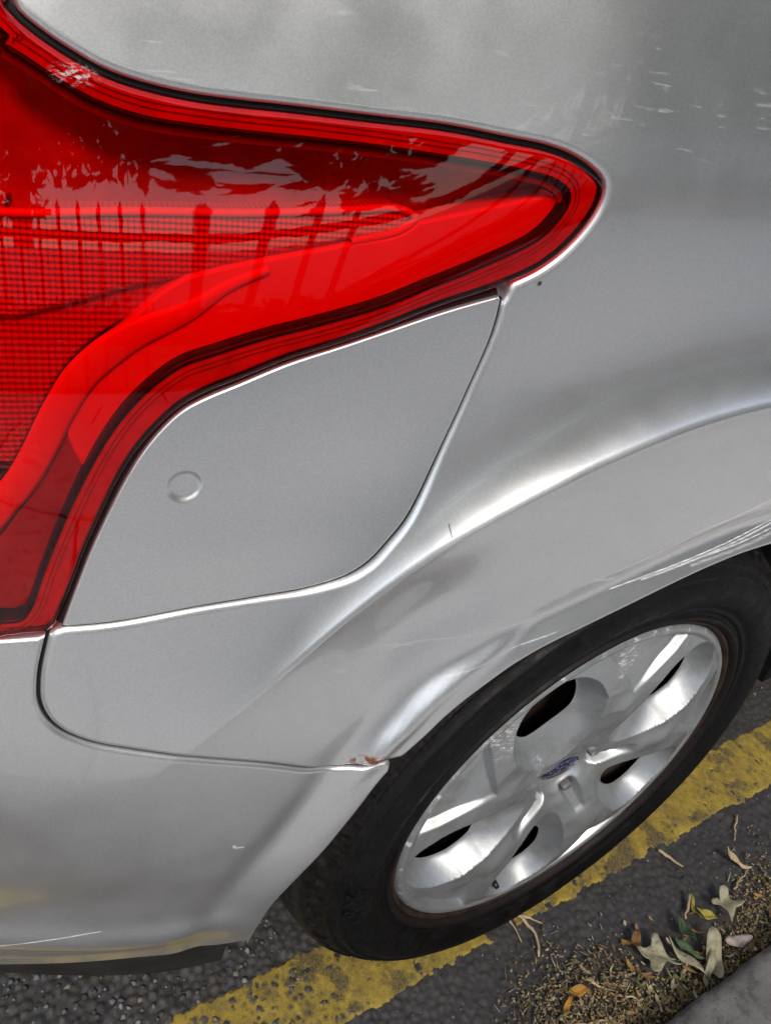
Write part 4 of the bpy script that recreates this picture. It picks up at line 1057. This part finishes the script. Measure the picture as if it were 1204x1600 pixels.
MAPLE = [(-.48,.03),(-.30,.07),(-.16,.13),(-.10,.26),(-.06,.42),(.05,.46),(.13,.30),(.15,.17),(.28,.19),(.44,.17),(.52,.05),(.44,-.06),(.26,-.08),(.19,-.15),(.24,-.32),(.14,-.40),(.02,-.28),(-.08,-.13),(-.28,-.04)]
OVAL = [(-.5,0),(-.2,.17),(.15,.18),(.5,.02),(.15,-.15),(-.2,-.16)]
LONG = [(-.5,.02),(-.25,.10),(.1,.10),(.5,.0),(.1,-.07),(-.25,-.07)]
leaf('pale_leaf', (.300,-.123), MAPLE, .052, .9, PALE, 'pale three lobed leaf nearest the top of the gutter', .5, lift=.010)
leaf('pale_leaf', (.160,-.125), MAPLE, .058, 2.2, PALE, 'pale crumpled leaf lowest of the leaf cluster', .9, lift=.008)
leaf('pale_leaf', (.192,-.148), LONG, .070, -1.2, PALE, 'long drooping pale leaf below the dark green one', .6, lift=.012)
leaf('pale_leaf', (.226,-.158), OVAL, .060, -2.2, PALE, 'curled pale leaf touching the kerb', 1.3, lift=.006)
leaf('pale_leaf', (.205,-.168), LONG, .052, -2.6, PALE, 'narrow pale leaf squeezed against the kerb', 1.0, lift=.010)
leaf('green_leaf', (.216,-.119), OVAL, .040, 1.2, GREEN, 'dark green folded leaf at the heart of the cluster', 1.2, lift=.012)
leaf('green_leaf', (.203,-.139), LONG, .044, -1.0, GREEN, 'narrow green leaf tucked under the pale leaves', .8, lift=.010)
leaf('yellow_leaf', (.262,-.117), OVAL, .034, -.7, YEL, 'bright yellow leaf beside the dark green one', 1.0, lift=.010)
leaf('yellow_leaf', (.252,-.105), LONG, .040, .9, YEL, 'thin yellow leaf curl above the bright yellow one', 1.4, lift=.010)
leaf('brown_leaf', (.147,-.098), OVAL, .034, .6, BROWN, 'small brown leaf at the left tip of the cluster', 1.4, lift=.008)
leaf('brown_leaf', (.155,-.170), LONG, .030, .9, BROWN, 'orange brown curl lying close to the kerb', 1.6)
leaf('orange_leaf', (.036,-.110), OVAL, .034, -.2, BROWN, 'bright orange leaf scrap on the straw heap', 1.0, lift=.008).data.materials[0] = leaf_mat('orange_leaf', (.50,.24,.03), (.62,.34,.06))
leaf('orange_leaf', (.014,-.116), LONG, .034, .5, BROWN, 'narrow orange leaf scrap lower on the straw heap', 1.0, lift=.008).data.materials[0] = bpy.data.materials['orange_leaf']
leaf('petal', (.277,-.160), OVAL, .046, -.3, PINK, 'pinkish pale petal resting against the kerb', .8, 'petal', 'pale scraps', lift=.004)
leaf('seed', (.374,-.082), LONG, .044, -.9, STRAW, 'plump straw coloured seed case near the frame edge', 2.0, 'seed', 'pale scraps', lift=.003)
leaf('brown_leaf', (.292,-.172), LONG, .030, .2, BROWN, 'brown leaf curl under the pinkish petal', 1.4)

# heap of straw crumbs, dead stalks and grit along the kerb
def litter(n, seed):
    r = np.random.default_rng(seed); V = []; F = []; C = []
    palette = np.array([(.46,.34,.18),(.36,.25,.12),(.55,.44,.27),(.24,.15,.08),(.15,.09,.05),(.40,.29,.12),(.13,.13,.05),(.50,.33,.10),(.48,.38,.22)])
    while len(C) < n:
        x = r.uniform(-.16, .75)
        heap = max(math.exp(-((x-.03)/.10)**2), .40*math.exp(-((x-.40)/.14)**2)); w = .014+.024*heap
        if r.random() > .30+.9*heap: continue
        y = -.181+abs(r.normal(0, w)) if r.random() < .45 or heap < .3 else -.155+r.normal(0, .030)+.045*heap
        if y < -.186 or y > .0: continue
        z = rz(x, y)-.002+heap*.006*r.random()+.001
        chip = r.random() < .62
        L = .0015+.0035*r.random() if chip else .004+.012*r.random()**2; w_ = (.0008+.0014*r.random()) if chip else (.0004+.0007*r.random()); a = r.uniform(0, 6.28); t = r.normal(0, .3)
        d = np.array([math.cos(a)*math.cos(t), math.sin(a)*math.cos(t), math.sin(t)]); s_ = np.array([-math.sin(a), math.cos(a), 0])
        u = np.cross(d, s_); c = np.array([x, y, z+w_])
        b = len(V)
        for e_ in (-1, 1):
            k = 1 if e_ < 0 else .5
            for p, q in ((1,0),(0,1),(-1,0),(0,-1)): V.append(c+d*L*e_*.5+(s_*p+u*q)*w_*k)
        F += [(b,b+1,b+5,b+4),(b+1,b+2,b+6,b+5),(b+2,b+3,b+7,b+6),(b+3,b,b+4,b+7),(b,b+3,b+2,b+1),(b+4,b+5,b+6,b+7)]
        C.append(palette[r.integers(0, len(palette))]*r.uniform(.38, .85))
    return V, F, np.repeat(np.array(C), 8, 0)
v, f, c = litter(6000, 17)
fv, ff, fc = [], [], []
r = np.random.default_rng(29)
for _ in range(230):
    x = r.uniform(-.12, .75) if r.random() < .55 else r.normal(.12, .10); y = -.180+abs(r.normal(0, .022+.02*math.exp(-((x-.12)/.12)**2)))
    if y > -.02: continue
    L, w_, a, cu = r.uniform(.006, .020), r.uniform(.0016, .0055), r.uniform(0, 6.28), r.uniform(.2, 1.3)
    tilt = r.normal(0, .45); b0 = len(fv)
    for i in range(5):
        q = (i/4-.5); wd = w_*(1-(2*q)**2)**.5+.0003
        for e_ in (-1, 0, 1):
            p = np.array([q*L, e_*wd*.5, cu*q*q*L+abs(e_)*wd*.35*cu]); p = np.array([p[0], p[1]*math.cos(tilt)-p[2]*math.sin(tilt), p[1]*math.sin(tilt)+p[2]*math.cos(tilt)])
            fv.append((x+p[0]*math.cos(a)-p[1]*math.sin(a), y+p[0]*math.sin(a)+p[1]*math.cos(a), rz(x, y)+.0035+p[2]))
    for i in range(4):
        for k in (0, 1): ff.append((b0+i*3+k, b0+i*3+k+1, b0+i*3+k+4, b0+i*3+k+3))
    fc.append(np.array([(.42,.33,.18),(.30,.17,.07),(.20,.11,.05),(.48,.42,.26),(.40,.22,.05),(.16,.17,.06)][r.integers(0, 6)])*r.uniform(.6, 1.05))
f = f+[tuple(len(v)+i for i in q) for q in ff]; v = list(v)+fv; c = np.vstack([c, np.repeat(np.array(fc), 15, 0)])
m = mat('litter', (.3,.2,.1), .85); t = NT(m); t.put(t.b.inputs['Base Color'], t.new('ShaderNodeAttribute', attribute_name='tint').outputs[0])
lit = mesh('gutter_litter', v, np.array(f), m, smooth=False); color_attr(lit, 'tint', c); tag(lit, 'straw crumbs, seeds and dead stalks heaped along the gutter', 'litter', None, 'stuff')

def grit(n, seed):
    r = np.random.default_rng(seed); V = []; F = []; C = []
    base_v = np.array([(1,0,0),(-1,0,0),(0,1,0),(0,-1,0),(0,0,1),(0,0,-1)], float); base_f = [(0,2,4),(2,1,4),(1,3,4),(3,0,4),(2,0,5),(1,2,5),(3,1,5),(0,3,5)]
    pal = np.array([(.10,.105,.115),(.15,.155,.17),(.07,.065,.06),(.20,.17,.14),(.05,.048,.047),(.24,.23,.22)])
    for _ in range(n):
        x = r.uniform(-.7, .95); y = r.uniform(-.18, .34)
        if x > -.25 and r.random() < .72: continue
        if -.02 < y < .09 and x > -.3 and r.random() < .6: continue
        s_ = r.uniform(.0012, .0038)*(1.25 if x < -.25 else .8)
        b = len(V); q = base_v*s_*r.uniform(.6, 1.2, 3)*np.array([1.2,1.0,.6]); a = r.uniform(0, 6.28)
        q = np.c_[q[:,0]*math.cos(a)-q[:,1]*math.sin(a), q[:,0]*math.sin(a)+q[:,1]*math.cos(a), q[:,2]]
        V += (q+np.array([x, y, rz(x, y)-.0045+s_*.35])).tolist(); F += [tuple(b+i for i in t_) for t_ in base_f]; C.append(pal[r.integers(0, len(pal))])
    return V, F, np.repeat(np.array(C), 6, 0)
v, f, c = grit(5200, 23)
m2 = m.copy(); m2.name = 'grit'
gr = mesh('road_grit', v, np.array(f), m2, smooth=True); color_attr(gr, 'tint', c); tag(gr, 'loose grey chippings scattered over the worn asphalt', 'grit', None, 'stuff')
